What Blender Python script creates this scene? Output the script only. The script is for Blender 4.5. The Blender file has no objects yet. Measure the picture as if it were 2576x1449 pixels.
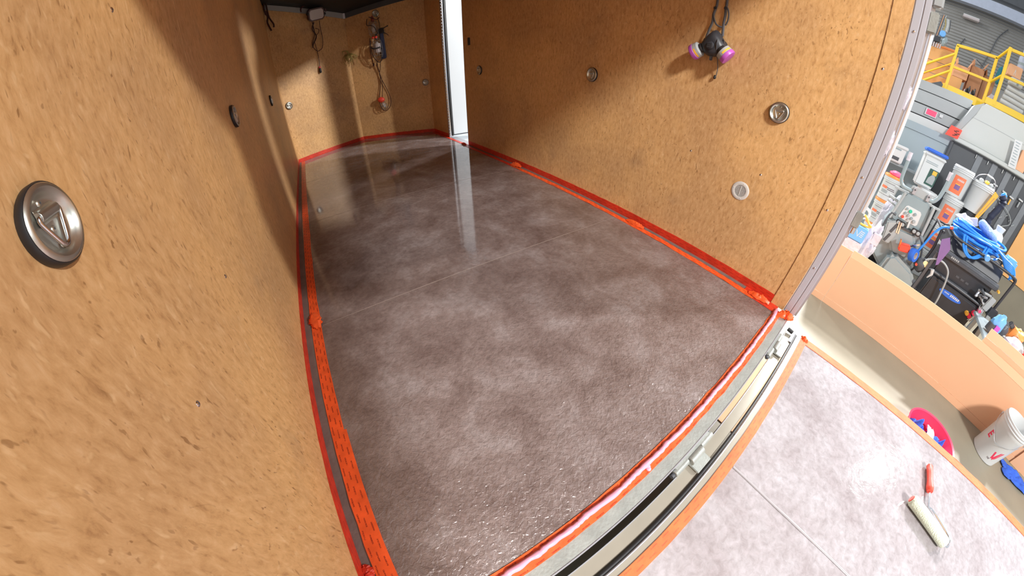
import bpy, bmesh, math, random
from mathutils import Vector, Matrix, noise
random.seed(7)
C = bpy.context.scene.collection
scn = bpy.context.scene
PI = math.pi
# ------------------------------------------------------------ camera (ultra wide lens, real distortion)
yaw, pitch, roll = -0.580814, -0.691738, -0.001852
cam = bpy.data.cameras.new('camera'); co = bpy.data.objects.new('camera', cam); C.objects.link(co); scn.camera = co
cam.type = 'PANO'; cam.sensor_fit = 'HORIZONTAL'; cam.sensor_width = 25.76; cam.sensor_height = 14.49
K = (1.28364009e-03, 0.0439125, -0.2688560, 0.0901141)
for tgt in (cam, getattr(cam, 'cycles', None)):
    if tgt is None: continue
    try:
        tgt.panorama_type = 'FISHEYE_LENS_POLYNOMIAL'
        tgt.fisheye_fov = 2 * PI
        tgt.fisheye_polynomial_k0 = 0.0
        tgt.fisheye_polynomial_k1 = -K[0] * 100
        tgt.fisheye_polynomial_k2 = -K[1] / 100
        tgt.fisheye_polynomial_k3 = -K[2] / 1000
        tgt.fisheye_polynomial_k4 = -K[3] / 10000
    except Exception as e:
        pass
cam.clip_start = 0.02
f = Vector((-math.sin(yaw) * math.cos(pitch), math.cos(yaw) * math.cos(pitch), math.sin(pitch)))
r = Vector((math.cos(yaw), math.sin(yaw), 0)); u = r.cross(f)
r2 = math.cos(roll) * r + math.sin(roll) * u; u2 = -math.sin(roll) * r + math.cos(roll) * u
co.matrix_world = Matrix(((r2.x, u2.x, -f.x, 0.34125), (r2.y, u2.y, -f.y, -0.03417), (r2.z, u2.z, -f.z, 0.95516), (0, 0, 0, 1)))
# ------------------------------------------------------------ world, lamps, exposure
w = bpy.data.worlds.new('world'); scn.world = w; w.use_nodes = True
w.node_tree.nodes['Background'].inputs[0].default_value = (0.86, 0.93, 1.0, 1)
w.node_tree.nodes['Background'].inputs[1].default_value = 0.85
scn.view_settings.view_transform = 'Standard'; scn.view_settings.look = 'None'
scn.view_settings.gamma = 1; scn.view_settings.use_curve_mapping = False
scn.view_settings.exposure = 0.12
def lamp(name, loc, energy, size, color=(1, 0.985, 0.955), aim=(0, 0, -1), shape='DISK', sy=None):
    l = bpy.data.lights.new(name, 'AREA'); l.shape = shape; l.size = size; l.energy = energy; l.color = color
    if sy: l.size_y = sy
    o = bpy.data.objects.new(name, l); C.objects.link(o); o.location = loc
    o.rotation_euler = Vector(aim).to_track_quat('-Z', 'Y').to_euler()
    return o
lamp('bay_or_fill_lamp', (7.5, -4.3, 4.7), 540, 0.36, aim=(-6, 4.3, -4))
lamp('bay_or_fill_lamp', (-0.6, -4.3, 4.9), 620, 0.9, aim=(1, 4.3, -4))
lamp('bay_or_fill_lamp', (9.5, 7.6, 3.4), 620, 0.9, aim=(-7.4, -4, -2.5))
lamp('bay_or_fill_lamp', (9.0, 0.2, 4.7), 1150, 1.1, aim=(-7, 4, -3.4))
lamp('bay_or_fill_lamp', (9.0, 3.4, 8.5), 300, 2.0, aim=(1, 0, -3))  # added fill light to brighten the far workshop, no known fixture
lamp('bay_or_fill_lamp', (13.0, 5.0, 8.0), 420, 2.0, aim=(3, 0, -1.5))  # another added fill, aimed at the far wall, not a known lamp
# ------------------------------------------------------------ materials
def mat(name, col, rough=0.5, metal=0.0, coat=0.0, emit=0, bump=None, var=None, alpha=None, spec=0.5, trans=0):
    m = bpy.data.materials.new(name); m.use_nodes = True; nt = m.node_tree; b = nt.nodes['Principled BSDF']
    b.inputs['Base Color'].default_value = (*col, 1); b.inputs['Roughness'].default_value = rough
    b.inputs['Metallic'].default_value = metal; b.inputs['Coat Weight'].default_value = coat
    b.inputs['Specular IOR Level'].default_value = spec
    if trans: b.inputs['Transmission Weight'].default_value = trans
    if emit:
        b.inputs['Emission Color'].default_value = (*col, 1); b.inputs['Emission Strength'].default_value = emit
    if alpha is not None: b.inputs['Alpha'].default_value = alpha
    tc = nt.nodes.new('ShaderNodeTexCoord')
    n = nt.nodes.new('ShaderNodeTexNoise'); nt.links.new(tc.outputs['Object'], n.inputs['Vector'])
    sc, amt = var if var else (9.0, 0.12)
    n.inputs['Scale'].default_value = sc; n.inputs['Detail'].default_value = 4
    mx = nt.nodes.new('ShaderNodeMix'); mx.data_type = 'RGBA'
    mx.inputs['A'].default_value = (*[c * (1 - amt) for c in col], 1); mx.inputs['B'].default_value = (*[min(1, c * (1 + amt)) for c in col], 1)
    nt.links.new(n.outputs['Fac'], mx.inputs['Factor']); nt.links.new(mx.outputs['Result'], b.inputs['Base Color'])
    if bump:
        bs, bstr = bump
        n2 = nt.nodes.new('ShaderNodeTexNoise'); nt.links.new(tc.outputs['Object'], n2.inputs['Vector'])
        n2.inputs['Scale'].default_value = bs; n2.inputs['Detail'].default_value = 3
        bp = nt.nodes.new('ShaderNodeBump'); bp.inputs['Strength'].default_value = bstr; bp.inputs['Distance'].default_value = 0.01
        nt.links.new(n2.outputs['Fac'], bp.inputs['Height']); nt.links.new(bp.outputs['Normal'], b.inputs['Normal'])
    return m
def N(nt, t, **k):
    n = nt.nodes.new(t)
    for a, v in k.items():
        if a in n.inputs: n.inputs[a].default_value = v
        else: setattr(n, a, v)
    return n
def ramp(nt, stops):
    n = nt.nodes.new('ShaderNodeValToRGB'); e = n.color_ramp.elements
    while len(e) < len(stops): e.new(0.5)
    for i, (p, c) in enumerate(stops): e[i].position = p; e[i].color = (*c, 1)
    return n
def board_material():
    m = bpy.data.materials.new('particle_board'); m.use_nodes = True; nt = m.node_tree; L = nt.links; b = nt.nodes['Principled BSDF']
    tc = N(nt, 'ShaderNodeTexCoord')
    big = N(nt, 'ShaderNodeTexNoise', Scale=2.2, Detail=3.0); L.new(tc.outputs['Object'], big.inputs['Vector'])
    mp = N(nt, 'ShaderNodeMapping'); mp.inputs['Scale'].default_value = (1, 1, 0.45); L.new(tc.outputs['Object'], mp.inputs['Vector'])
    fib = N(nt, 'ShaderNodeTexNoise', Scale=62.0, Detail=8.0, Roughness=0.68, Distortion=0.35); L.new(mp.outputs[0], fib.inputs['Vector'])
    cr = ramp(nt, [(0.28, (0.44, 0.236, 0.098)), (0.43, (0.61, 0.358, 0.153)), (0.57, (0.690, 0.420, 0.192)), (0.74, (0.77, 0.505, 0.262))])
    L.new(fib.outputs['Fac'], cr.inputs['Fac'])
    # large tone drift
    cr2 = ramp(nt, [(0.35, (0.86, 0.84, 0.86)), (0.65, (1.08, 1.06, 1.0))]); L.new(big.outputs['Fac'], cr2.inputs['Fac'])
    mu = N(nt, 'ShaderNodeMix', data_type='RGBA', blend_type='MULTIPLY'); mu.inputs['Factor'].default_value = 1
    L.new(cr.outputs['Color'], mu.inputs['A']); L.new(cr2.outputs['Color'], mu.inputs['B'])
    # dark chips
    wob = N(nt, 'ShaderNodeTexNoise', Scale=9.0, Detail=1.0); L.new(tc.outputs['Object'], wob.inputs['Vector'])
    add = N(nt, 'ShaderNodeMix', data_type='RGBA', blend_type='LINEAR_LIGHT'); add.inputs['Factor'].default_value = 0.03
    mp2 = N(nt, 'ShaderNodeMapping'); mp2.inputs['Scale'].default_value = (1, 1, 0.38); L.new(tc.outputs['Object'], mp2.inputs['Vector'])
    L.new(mp2.outputs[0], add.inputs['A']); L.new(wob.outputs['Color'], add.inputs['B'])
    ch = N(nt, 'ShaderNodeTexNoise', Scale=100.0, Detail=2.0, Roughness=0.5); L.new(add.outputs['Result'], ch.inputs['Vector'])
    cs = ramp(nt, [(0.635, (0, 0, 0)), (0.69, (0.75, 0.75, 0.75))]); L.new(ch.outputs['Fac'], cs.inputs['Fac'])
    mk = N(nt, 'ShaderNodeTexNoise', Scale=14.0, Detail=2.0); L.new(tc.outputs['Object'], mk.inputs['Vector'])
    cs2 = ramp(nt, [(0.42, (0.25, 0.25, 0.25)), (0.62, (1, 1, 1))]); L.new(mk.outputs['Fac'], cs2.inputs['Fac'])
    mm = N(nt, 'ShaderNodeMath', operation='MULTIPLY'); L.new(cs.outputs['Color'], mm.inputs[0]); L.new(cs2.outputs['Color'], mm.inputs[1])
    mx = N(nt, 'ShaderNodeMix', data_type='RGBA'); mx.inputs['B'].default_value = (0.26, 0.125, 0.045, 1)
    L.new(mm.outputs[0], mx.inputs['Factor']); L.new(mu.outputs['Result'], mx.inputs['A'])
    # pale chips
    pc = N(nt, 'ShaderNodeTexNoise', Scale=80.0, Detail=2.0); pc.noise_dimensions = '4D'; pc.inputs['W'].default_value = 3
    L.new(add.outputs['Result'], pc.inputs['Vector'])
    ps = ramp(nt, [(0.62, (0, 0, 0)), (0.72, (0.45, 0.45, 0.45))]); L.new(pc.outputs['Fac'], ps.inputs['Fac'])
    mx2 = N(nt, 'ShaderNodeMix', data_type='RGBA'); mx2.inputs['B'].default_value = (0.80, 0.55, 0.30, 1)
    L.new(ps.outputs['Color'], mx2.inputs['Factor']); L.new(mx.outputs['Result'], mx2.inputs['A'])
    # soft smudges
    sm = N(nt, 'ShaderNodeTexNoise', Scale=3.3, Detail=5.0, Roughness=0.6); L.new(tc.outputs['Object'], sm.inputs['Vector'])
    ss = ramp(nt, [(0.60, (0, 0, 0)), (0.74, (0.35, 0.35, 0.35))]); L.new(sm.outputs['Fac'], ss.inputs['Fac'])
    mx3 = N(nt, 'ShaderNodeMix', data_type='RGBA'); mx3.inputs['B'].default_value = (0.30, 0.19, 0.11, 1)
    L.new(ss.outputs['Color'], mx3.inputs['Factor']); L.new(mx2.outputs['Result'], mx3.inputs['A'])
    L.new(mx3.outputs['Result'], b.inputs['Base Color'])
    b.inputs['Roughness'].default_value = 0.42; b.inputs['Specular IOR Level'].default_value = 0.35
    bp = N(nt, 'ShaderNodeBump', Strength=0.12, Distance=0.004); L.new(fib.outputs['Fac'], bp.inputs['Height']); L.new(bp.outputs['Normal'], b.inputs['Normal'])
    return m
def epoxy_material(name, dark, mid, light, bs, bstr, rough):
    m = bpy.data.materials.new(name); m.use_nodes = True; nt = m.node_tree; L = nt.links; b = nt.nodes['Principled BSDF']
    tc = N(nt, 'ShaderNodeTexCoord')
    a = N(nt, 'ShaderNodeTexNoise', Scale=4.6, Detail=7.0, Roughness=0.62, Distortion=0.35); L.new(tc.outputs['Object'], a.inputs['Vector'])
    cr = ramp(nt, [(0.34, dark), (0.52, mid), (0.70, light)]); L.new(a.outputs['Fac'], cr.inputs['Fac'])
    a2 = N(nt, 'ShaderNodeTexNoise', Scale=38.0, Detail=6.0, Roughness=0.66, Distortion=0.5); L.new(tc.outputs['Object'], a2.inputs['Vector'])
    c2 = ramp(nt, [(0.30, (0.80, 0.78, 0.77)), (0.5, (1.0, 1.0, 1.0)), (0.70, (1.19, 1.20, 1.22))]); L.new(a2.outputs['Fac'], c2.inputs['Fac'])
    mu = N(nt, 'ShaderNodeMix', data_type='RGBA', blend_type='MULTIPLY'); mu.inputs['Factor'].default_value = 1
    L.new(cr.outputs['Color'], mu.inputs['A']); L.new(c2.outputs['Color'], mu.inputs['B']); L.new(mu.outputs['Result'], b.inputs['Base Color'])
    b.inputs['Roughness'].default_value = rough; b.inputs['Specular IOR Level'].default_value = 0.8
    # trowelled relief, stronger towards the rear opening
    sp = N(nt, 'ShaderNodeSeparateXYZ'); L.new(tc.outputs['Object'], sp.inputs[0])
    mr = N(nt, 'ShaderNodeMapRange'); mr.inputs['From Min'].default_value = 1.35; mr.inputs['From Max'].default_value = 0.3
    mr.inputs['To Min'].default_value = 0.018; mr.inputs['To Max'].default_value = 1.0; L.new(sp.outputs['Y'], mr.inputs['Value'])
    n2 = N(nt, 'ShaderNodeTexNoise', Scale=bs, Detail=4.0, Roughness=0.55, Distortion=0.5); L.new(tc.outputs['Object'], n2.inputs['Vector'])
    hm = N(nt, 'ShaderNodeMath', operation='MULTIPLY'); L.new(n2.outputs['Fac'], hm.inputs[0]); L.new(mr.outputs[0], hm.inputs[1])
    bp = N(nt, 'ShaderNodeBump', Strength=bstr, Distance=0.012); L.new(hm.outputs[0], bp.inputs['Height']); L.new(bp.outputs['Normal'], b.inputs['Normal'])
    return m
def tape_material(name, col, dark, dens=1.0, bump=0.25, rough=0.38):
    """masking tape with rows of small print running lengthwise (UV in metres)"""
    m = bpy.data.materials.new(name); m.use_nodes = True; nt = m.node_tree; L = nt.links; b = nt.nodes['Principled BSDF']
    uv = N(nt, 'ShaderNodeUVMap')
    sp = N(nt, 'ShaderNodeSeparateXYZ'); L.new(uv.outputs[0], sp.inputs[0])
    def M(op, a, c=None):
        n = N(nt, 'ShaderNodeMath', operation=op)
        for i, v in enumerate((a, c)):
            if v is None: continue
            if isinstance(v, (int, float)): n.inputs[i].default_value = v
            else: L.new(v, n.inputs[i])
        return n.outputs[0]
    row = M('FLOOR', M('DIVIDE', sp.outputs['Y'], 0.0165)); fr = M('FRACT', M('DIVIDE', sp.outputs['Y'], 0.0165))
    uo = M('ADD', M('DIVIDE', sp.outputs['X'], 0.052), M('MULTIPLY', row, 0.37))
    fu = M('FRACT', uo)
    d1 = M('MULTIPLY', M('GREATER_THAN', fr, 0.36), M('LESS_THAN', fr, 0.62))
    d2 = M('MULTIPLY', M('GREATER_THAN', fu, 0.2), M('LESS_THAN', fu, 0.74))
    tc = N(nt, 'ShaderNodeTexCoord'); nz = N(nt, 'ShaderNodeTexNoise', Scale=420.0, Detail=1.0); L.new(tc.outputs['Object'], nz.inputs['Vector'])
    d3 = M('GREATER_THAN', nz.outputs['Fac'], 0.42)
    mask = M('MULTIPLY', M('MULTIPLY', d1, d2), M('MULTIPLY', d3, 0.8 * dens))
    nb = N(nt, 'ShaderNodeTexNoise', Scale=18.0, Detail=3.0); L.new(tc.outputs['Object'], nb.inputs['Vector'])
    cr = ramp(nt, [(0.3, tuple(c * 0.80 for c in col)), (0.7, tuple(min(1, c * 1.12) for c in col))]); L.new(nb.outputs['Fac'], cr.inputs['Fac'])
    mx = N(nt, 'ShaderNodeMix', data_type='RGBA'); mx.inputs['B'].default_value = (*dark, 1)
    L.new(mask, mx.inputs['Factor']); L.new(cr.outputs['Color'], mx.inputs['A']); L.new(mx.outputs['Result'], b.inputs['Base Color'])
    b.inputs['Roughness'].default_value = rough
    n3 = N(nt, 'ShaderNodeTexNoise', Scale=55.0, Detail=2.0); L.new(tc.outputs['Object'], n3.inputs['Vector'])
    bp = N(nt, 'ShaderNodeBump', Strength=bump, Distance=0.004); L.new(n3.outputs['Fac'], bp.inputs['Height']); L.new(bp.outputs['Normal'], b.inputs['Normal'])
    return m
M = {}
M['board'] = board_material()
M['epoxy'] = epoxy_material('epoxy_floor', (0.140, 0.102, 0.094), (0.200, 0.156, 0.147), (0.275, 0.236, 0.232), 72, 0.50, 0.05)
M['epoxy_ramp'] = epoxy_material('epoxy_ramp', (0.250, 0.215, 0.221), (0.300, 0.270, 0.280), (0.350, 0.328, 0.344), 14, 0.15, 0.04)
M['deck'] = mat('bare_deck', (0.17, 0.14, 0.125), 0.55, var=(14, 0.4), bump=(60, 0.2))
M['tape'] = tape_material('tape_orange', (0.90, 0.115, 0.025), (0.25, 0.015, 0.008))
M['tape_red'] = tape_material('tape_red', (0.62, 0.040, 0.016), (0.22, 0.012, 0.008), 0.7)
M['tape_rear'] = tape_material('tape_rear', (0.85, 0.13, 0.03), (0.40, 0.03, 0.015), 0.6, rough=0.65)
M['joint'] = mat('joint_line', (0.30, 0.24, 0.21), 0.3)
M['ridge'] = mat('joint_ridge', (0.31, 0.29, 0.30), 0.2)
M['rod'] = mat('polished_rod', (0.78, 0.78, 0.80), 0.25, 0.6)
M['fadedred'] = mat('faded_red', (0.26, 0.06, 0.045), 0.5)
M['pink'] = mat('sealant_pink', (0.80, 0.34, 0.47), 0.28, coat=0.3, var=(30, 0.06))
M['galv'] = mat('galvanised_steel', (0.34, 0.36, 0.34), 0.48, 0.45, var=(16, 0.28), bump=(90, 0.1))
M['alu'] = mat('aluminium', (0.50, 0.50, 0.53), 0.38, 0.75, var=(5, 0.1))
M['post'] = mat('post_aluminium', (0.47, 0.47, 0.515), 0.42, 0.12, var=(4, 0.06))
M['chrome'] = mat('chrome', (0.70, 0.70, 0.72), 0.16, 1.0, var=(9, 0.05))
M['zinc'] = mat('zinc_plate', (0.60, 0.61, 0.56), 0.33, 0.95, var=(14, 0.2))
M['beige'] = mat('beige_steel', (0.30, 0.275, 0.225), 0.35, 0.15, var=(9, 0.12))
M['black'] = mat('black_rubber', (0.018, 0.018, 0.02), 0.45)
M['blackp'] = mat('black_plastic', (0.028, 0.031, 0.038), 0.42, var=(12, 0.3))
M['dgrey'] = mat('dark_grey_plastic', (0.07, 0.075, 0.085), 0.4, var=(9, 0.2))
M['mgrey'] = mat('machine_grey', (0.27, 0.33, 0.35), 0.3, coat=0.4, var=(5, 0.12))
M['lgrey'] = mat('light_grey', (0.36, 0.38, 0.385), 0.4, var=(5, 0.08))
M['white'] = mat('white_plastic', (0.62, 0.63, 0.63), 0.35, var=(6, 0.03))
M['doorw'] = mat('door_white', (0.50, 0.53, 0.56), 0.35, var=(3, 0.03))
M['vent'] = mat('vent_white', (0.62, 0.60, 0.57), 0.4, var=(9, 0.04))
M['cream'] = mat('cream_panel', (0.50, 0.52, 0.50), 0.5, var=(2, 0.05))
M['card'] = mat('cardboard', (0.78, 0.43, 0.25), 0.8, var=(3, 0.05))
M['carddk'] = mat('cardboard_dark', (0.55, 0.28, 0.15), 0.8, var=(4, 0.12))
M['conc'] = mat('concrete', (0.245, 0.22, 0.165), 0.45, var=(2.4, 0.22), bump=(25, 0.06))
M['yellow'] = mat('safety_yellow', (0.95, 0.62, 0.03), 0.4, var=(2, 0.06))
M['ply'] = mat('plywood', (0.82, 0.44, 0.16), 0.55, var=(2.5, 0.14))
M['redh'] = mat('red_plastic', (0.85, 0.075, 0.045), 0.35, var=(9, 0.1))
M['orange'] = mat('orange_plastic', (0.95, 0.28, 0.06), 0.45, var=(8, 0.15))
M['amber'] = mat('amber_plastic', (0.92, 0.47, 0.06), 0.4)
M['magenta'] = mat('magenta_band', (0.48, 0.10, 0.50), 0.35, var=(9, 0.08))
M['crimson'] = mat('crimson_tub', (0.80, 0.03, 0.09), 0.4)
M['blue'] = mat('blue_cloth', (0.03, 0.11, 0.55), 0.85, var=(22, 0.35), bump=(70, 0.5))
M['hose'] = mat('blue_hose', (0.03, 0.25, 0.80), 0.32, var=(12, 0.1))
M['bluep'] = mat('blue_plastic', (0.16, 0.42, 0.82), 0.4, var=(7, 0.08))
M['tapeb'] = mat('blue_tape', (0.03, 0.14, 0.62), 0.5)
M['navy'] = mat('navy_pouch', (0.018, 0.024, 0.055), 0.6, var=(9, 0.3))
M['fuzz'] = mat('roller_nap', (0.72, 0.78, 0.62), 0.95, var=(40, 0.06), bump=(160, 0.5))
M['maroon'] = mat('maroon_plastic', (0.07, 0.012, 0.014), 0.35)
M['lens'] = mat('frosted_lens', (0.52, 0.46, 0.46), 0.3)
M['cage'] = mat('cage_wire', (0.34, 0.30, 0.26), 0.35, 0.6)
M['bulb'] = mat('glass_bulb', (0.55, 0.50, 0.46), 0.15)
M['cordk'] = mat('dark_cord', (0.05, 0.014, 0.010), 0.5)
M['straw'] = mat('straw_ties', (0.36, 0.27, 0.075), 0.7, var=(20, 0.3))
M['strap'] = mat('grey_webbing', (0.085, 0.085, 0.095), 0.7, var=(30, 0.3))
M['siding'] = mat('corrugated_siding', (0.27, 0.265, 0.255), 0.6, var=(1.2, 0.2))
M['beam'] = mat('blue_white_beam', (0.40, 0.44, 0.54), 0.5)
M['slate'] = mat('slate_panel', (0.32, 0.38, 0.41), 0.4, var=(1.4, 0.12))
M['blackwall'] = mat('black_siding', (0.075, 0.080, 0.090), 0.45, var=(1.5, 0.25))
M['greywall'] = mat('grey_stripe', (0.20, 0.215, 0.235), 0.5)
M['label'] = mat('orange_label', (0.92, 0.20, 0.09), 0.5, var=(12, 0.2))
M['purple'] = mat('purple_print', (0.22, 0.12, 0.30), 0.5)
M['green'] = mat('green_print', (0.03, 0.09, 0.07), 0.5)
M['print'] = mat('dark_print', (0.10, 0.06, 0.07), 0.6)
M['pinkp'] = mat('pink_plastic', (0.85, 0.10, 0.22), 0.5)
M['redprint'] = mat('red_print', (0.75, 0.03, 0.09), 0.5)
M['teal'] = mat('teal', (0.02, 0.22, 0.30), 0.5)
M['tan'] = mat('tan_plastic', (0.86, 0.70, 0.38), 0.6)
M['bag'] = mat('blue_bubble_wrap', (0.22, 0.36, 0.80), 0.2, coat=0.6, bump=(70, 1.0), var=(14, 0.4))
M['film'] = mat('clear_film', (0.60, 0.56, 0.62), 0.12, coat=0.5, bump=(30, 0.8), var=(12, 0.3))
M['greenb'] = mat('green_button', (0.02, 0.50, 0.30), 0.4)
# ------------------------------------------------------------ mesh helpers
class MB:
    def __init__(s): s.v = []; s.f = []; s.uv = {}
    def quad(s, a, b, c, d, uv=None):
        n = len(s.v); s.v += [tuple(a), tuple(b), tuple(c), tuple(d)]; s.f.append((n, n + 1, n + 2, n + 3))
        if uv: s.uv[len(s.f) - 1] = uv
        return s
    def box(s, c, d, rot=None):
        n = len(s.v); hx, hy, hz = d[0] / 2, d[1] / 2, d[2] / 2
        for p in ((-1, -1, -1), (1, -1, -1), (1, 1, -1), (-1, 1, -1), (-1, -1, 1), (1, -1, 1), (1, 1, 1), (-1, 1, 1)):
            q = Vector((p[0] * hx, p[1] * hy, p[2] * hz))
            if rot is not None: q = rot @ q
            s.v.append(tuple(q + Vector(c)))
        s.f += [tuple(n + i for i in q) for q in ((0, 3, 2, 1), (4, 5, 6, 7), (0, 1, 5, 4), (1, 2, 6, 5), (2, 3, 7, 6), (3, 0, 4, 7))]
        return s
    def span(s, a, b):
        return s.box([(a[i] + b[i]) / 2 for i in range(3)], [abs(b[i] - a[i]) for i in range(3)])
    def prism(s, poly, axis, a, b):
        """poly: 2D points; axis 'x','y','z' = extrusion axis"""
        def P(p, t): return {'x': (t, p[0], p[1]), 'y': (p[0], t, p[1]), 'z': (p[0], p[1], t)}[axis]
        n = len(s.v); k = len(poly); s.v += [P(p, a) for p in poly] + [P(p, b) for p in poly]
        s.f.append(tuple(range(n, n + k))[::-1]); s.f.append(tuple(range(n + k, n + 2 * k)))
        for i in range(k): j = (i + 1) % k; s.f.append((n + i, n + j, n + k + j, n + k + i))
        return s
    def cyl(s, p0, p1, r0, r1=None, seg=16, caps=True):
        return s.tube([p0, p1], [r0, r0 if r1 is None else r1], seg, caps=caps)
    def tube(s, path, rad, seg=8, closed=False, caps=True, flat=None):
        P = [Vector(p) for p in path]; n = len(P); base = len(s.v); up = None
        for i in range(n):
            a = P[i - 1] if (i > 0 or closed) else P[i]; b = P[(i + 1) % n] if (i < n - 1 or closed) else P[i]
            t = (b - a)
            if t.length < 1e-9: t = Vector((0, 0, 1))
            t.normalize()
            if up is None:
                up = t.cross(Vector((0, 0, 1)))
                if up.length < 0.1: up = t.cross(Vector((1, 0, 0)))
            up = up - t * up.dot(t)
            if up.length < 1e-6: up = t.orthogonal()
            up.normalize(); w2 = t.cross(up)
            rr = rad[i] if isinstance(rad, (list, tuple)) else rad
            for k in range(seg):
                a2 = 2 * PI * k / seg; s.v.append(tuple(P[i] + (up * math.cos(a2) + w2 * math.sin(a2) * (flat or 1)) * rr))
        m = n if closed else n - 1
        for i in range(m):
            for k in range(seg):
                a = base + i * seg + k; b = base + i * seg + (k + 1) % seg; j = (i + 1) % n
                s.f.append((a, b, base + j * seg + (k + 1) % seg, base + j * seg + k))
        if caps and not closed:
            s.f.append(tuple(base + k for k in range(seg))[::-1]); s.f.append(tuple(base + (n - 1) * seg + k for k in range(seg)))
        return s
    def lathe(s, prof, c=(0, 0, 0), seg=32, mtx=None, a0=0, a1=2 * PI):
        base = len(s.v); full = abs(a1 - a0 - 2 * PI) < 1e-6; k = seg if full else seg + 1; n = len(prof)
        for (r_, z) in prof:
            for i in range(k):
                a = a0 + (a1 - a0) * i / seg; q = Vector((r_ * math.cos(a), r_ * math.sin(a), z))
                if mtx is not None: q = mtx @ q
                s.v.append(tuple(q + Vector(c)))
        for j in range(n - 1):
            for i in range(seg if full else seg):
                i2 = (i + 1) % k
                s.f.append((base + j * k + i, base + j * k + i2, base + (j + 1) * k + i2, base + (j + 1) * k + i))
        return s
    def blob(s, c, d, seg=12, rings=8, jit=0.0, seed=0):
        base = len(s.v)
        for j in range(rings + 1):
            th = PI * j / rings
            for i in range(seg):
                a = 2 * PI * i / seg; q = Vector((math.sin(th) * math.cos(a), math.sin(th) * math.sin(a), math.cos(th)))
                k = 1 + jit * noise.noise(q * 2.2 + Vector((seed * 3.1, seed, 0)))
                s.v.append((c[0] + q.x * d[0] / 2 * k, c[1] + q.y * d[1] / 2 * k, c[2] + q.z * d[2] / 2 * k))
        for j in range(rings):
            for i in range(seg):
                s.f.append((base + j * seg + i, base + (j + 1) * seg + i, base + (j + 1) * seg + (i + 1) % seg, base + j * seg + (i + 1) % seg))
        return s
    def off(s, p):
        s.v = [(a[0] - p[0], a[1] - p[1], a[2] - p[2]) for a in s.v]; return s
    def xf(s, m): s.v = [tuple(m @ Vector(a)) for a in s.v]; return s
    def mesh(s, name, m, bevel=0.0, smooth=True, seg=2):
        me = bpy.data.meshes.new(name); me.from_pydata(s.v, [], s.f)
        if s.uv:
            ul = me.uv_layers.new(name='UVMap')
            for p in me.polygons:
                if p.index in s.uv:
                    for k, li in enumerate(p.loop_indices): ul.data[li].uv = s.uv[p.index][k]
        bm = bmesh.new(); bm.from_mesh(me)
        if not s.uv: bmesh.ops.remove_doubles(bm, verts=bm.verts, dist=1e-6)
        bmesh.ops.recalc_face_normals(bm, faces=bm.faces)
        if bevel: bmesh.ops.bevel(bm, geom=[e for e in bm.edges if len(e.link_faces) == 2 and e.calc_face_angle(0) > 0.5], offset=bevel, segments=seg, affect='EDGES', clamp_overlap=True)
        bm.to_mesh(me); bm.free(); me.materials.append(m)
        if smooth:
            me.polygons.foreach_set('use_smooth', [True] * len(me.polygons)); me.set_sharp_from_angle(angle=math.radians(38))
        me.update(); return me
def tag(o, label=None, cat=None, group=None, kind=None):
    if label: o['label'] = label
    if cat: o['category'] = cat
    if group: o['group'] = group
    if kind: o['kind'] = kind
    return o
def obj(name, mb, m, parent=None, bevel=0.0, smooth=True, label=None, kind=None, seg=2, world=False):
    if world and parent is not None: mb.off(world_loc(parent))
    o = bpy.data.objects.new(name, mb.mesh(name, m, bevel, smooth, seg)); C.objects.link(o)
    if parent is not None: o.parent = parent
    return tag(o, label, kind=kind)
def world_loc(p):
    l = Vector(p.location)
    while p.parent: p = p.parent; l += p.location
    return l
def root(name, label, cat, loc=(0, 0, 0), group=None, rot=None, kind=None):
    o = bpy.data.objects.new(name, None); o.empty_display_size = 0.05; C.objects.link(o); o.location = loc
    if rot is not None: o.rotation_euler = rot
    return tag(o, label, cat, group, kind)
def wall_root(name, label, cat, p, n, group=None, spin=0.0):
    """frame on a wall: local x right, y up, z out of the wall"""
    n = Vector(n).normalized(); up = Vector((0, 0, 1)); uu = up.cross(n)
    m = Matrix((uu, up, n)).transposed() @ Matrix.Rotation(spin, 3, 'Z')
    o = root(name, label, cat, p, group); o.rotation_euler = m.to_euler(); return o
def copy_tree(o, parent=None):
    c = o.copy(); C.objects.link(c); c.parent = parent
    for ch in [x for x in bpy.data.objects if x.parent == o]: copy_tree(ch, c)
    return c
def smoothpath(pts, n=6, closed=False):
    P = [Vector(p) for p in pts]; out = []; k = len(P)
    for i in range(k if closed else k - 1):
        p0 = P[(i - 1) % k] if (i > 0 or closed) else P[i]; p1 = P[i]; p2 = P[(i + 1) % k]; p3 = P[(i + 2) % k] if (i + 2 < k or closed) else p2
        for j in range(n):
            t = j / n
            out.append(0.5 * ((2 * p1) + (p2 - p0) * t + (2 * p0 - 5 * p1 + 4 * p2 - p3) * t * t + (3 * p1 - p0 - 3 * p2 + p3) * t ** 3))
    if not closed: out.append(P[-1])
    return out
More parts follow.
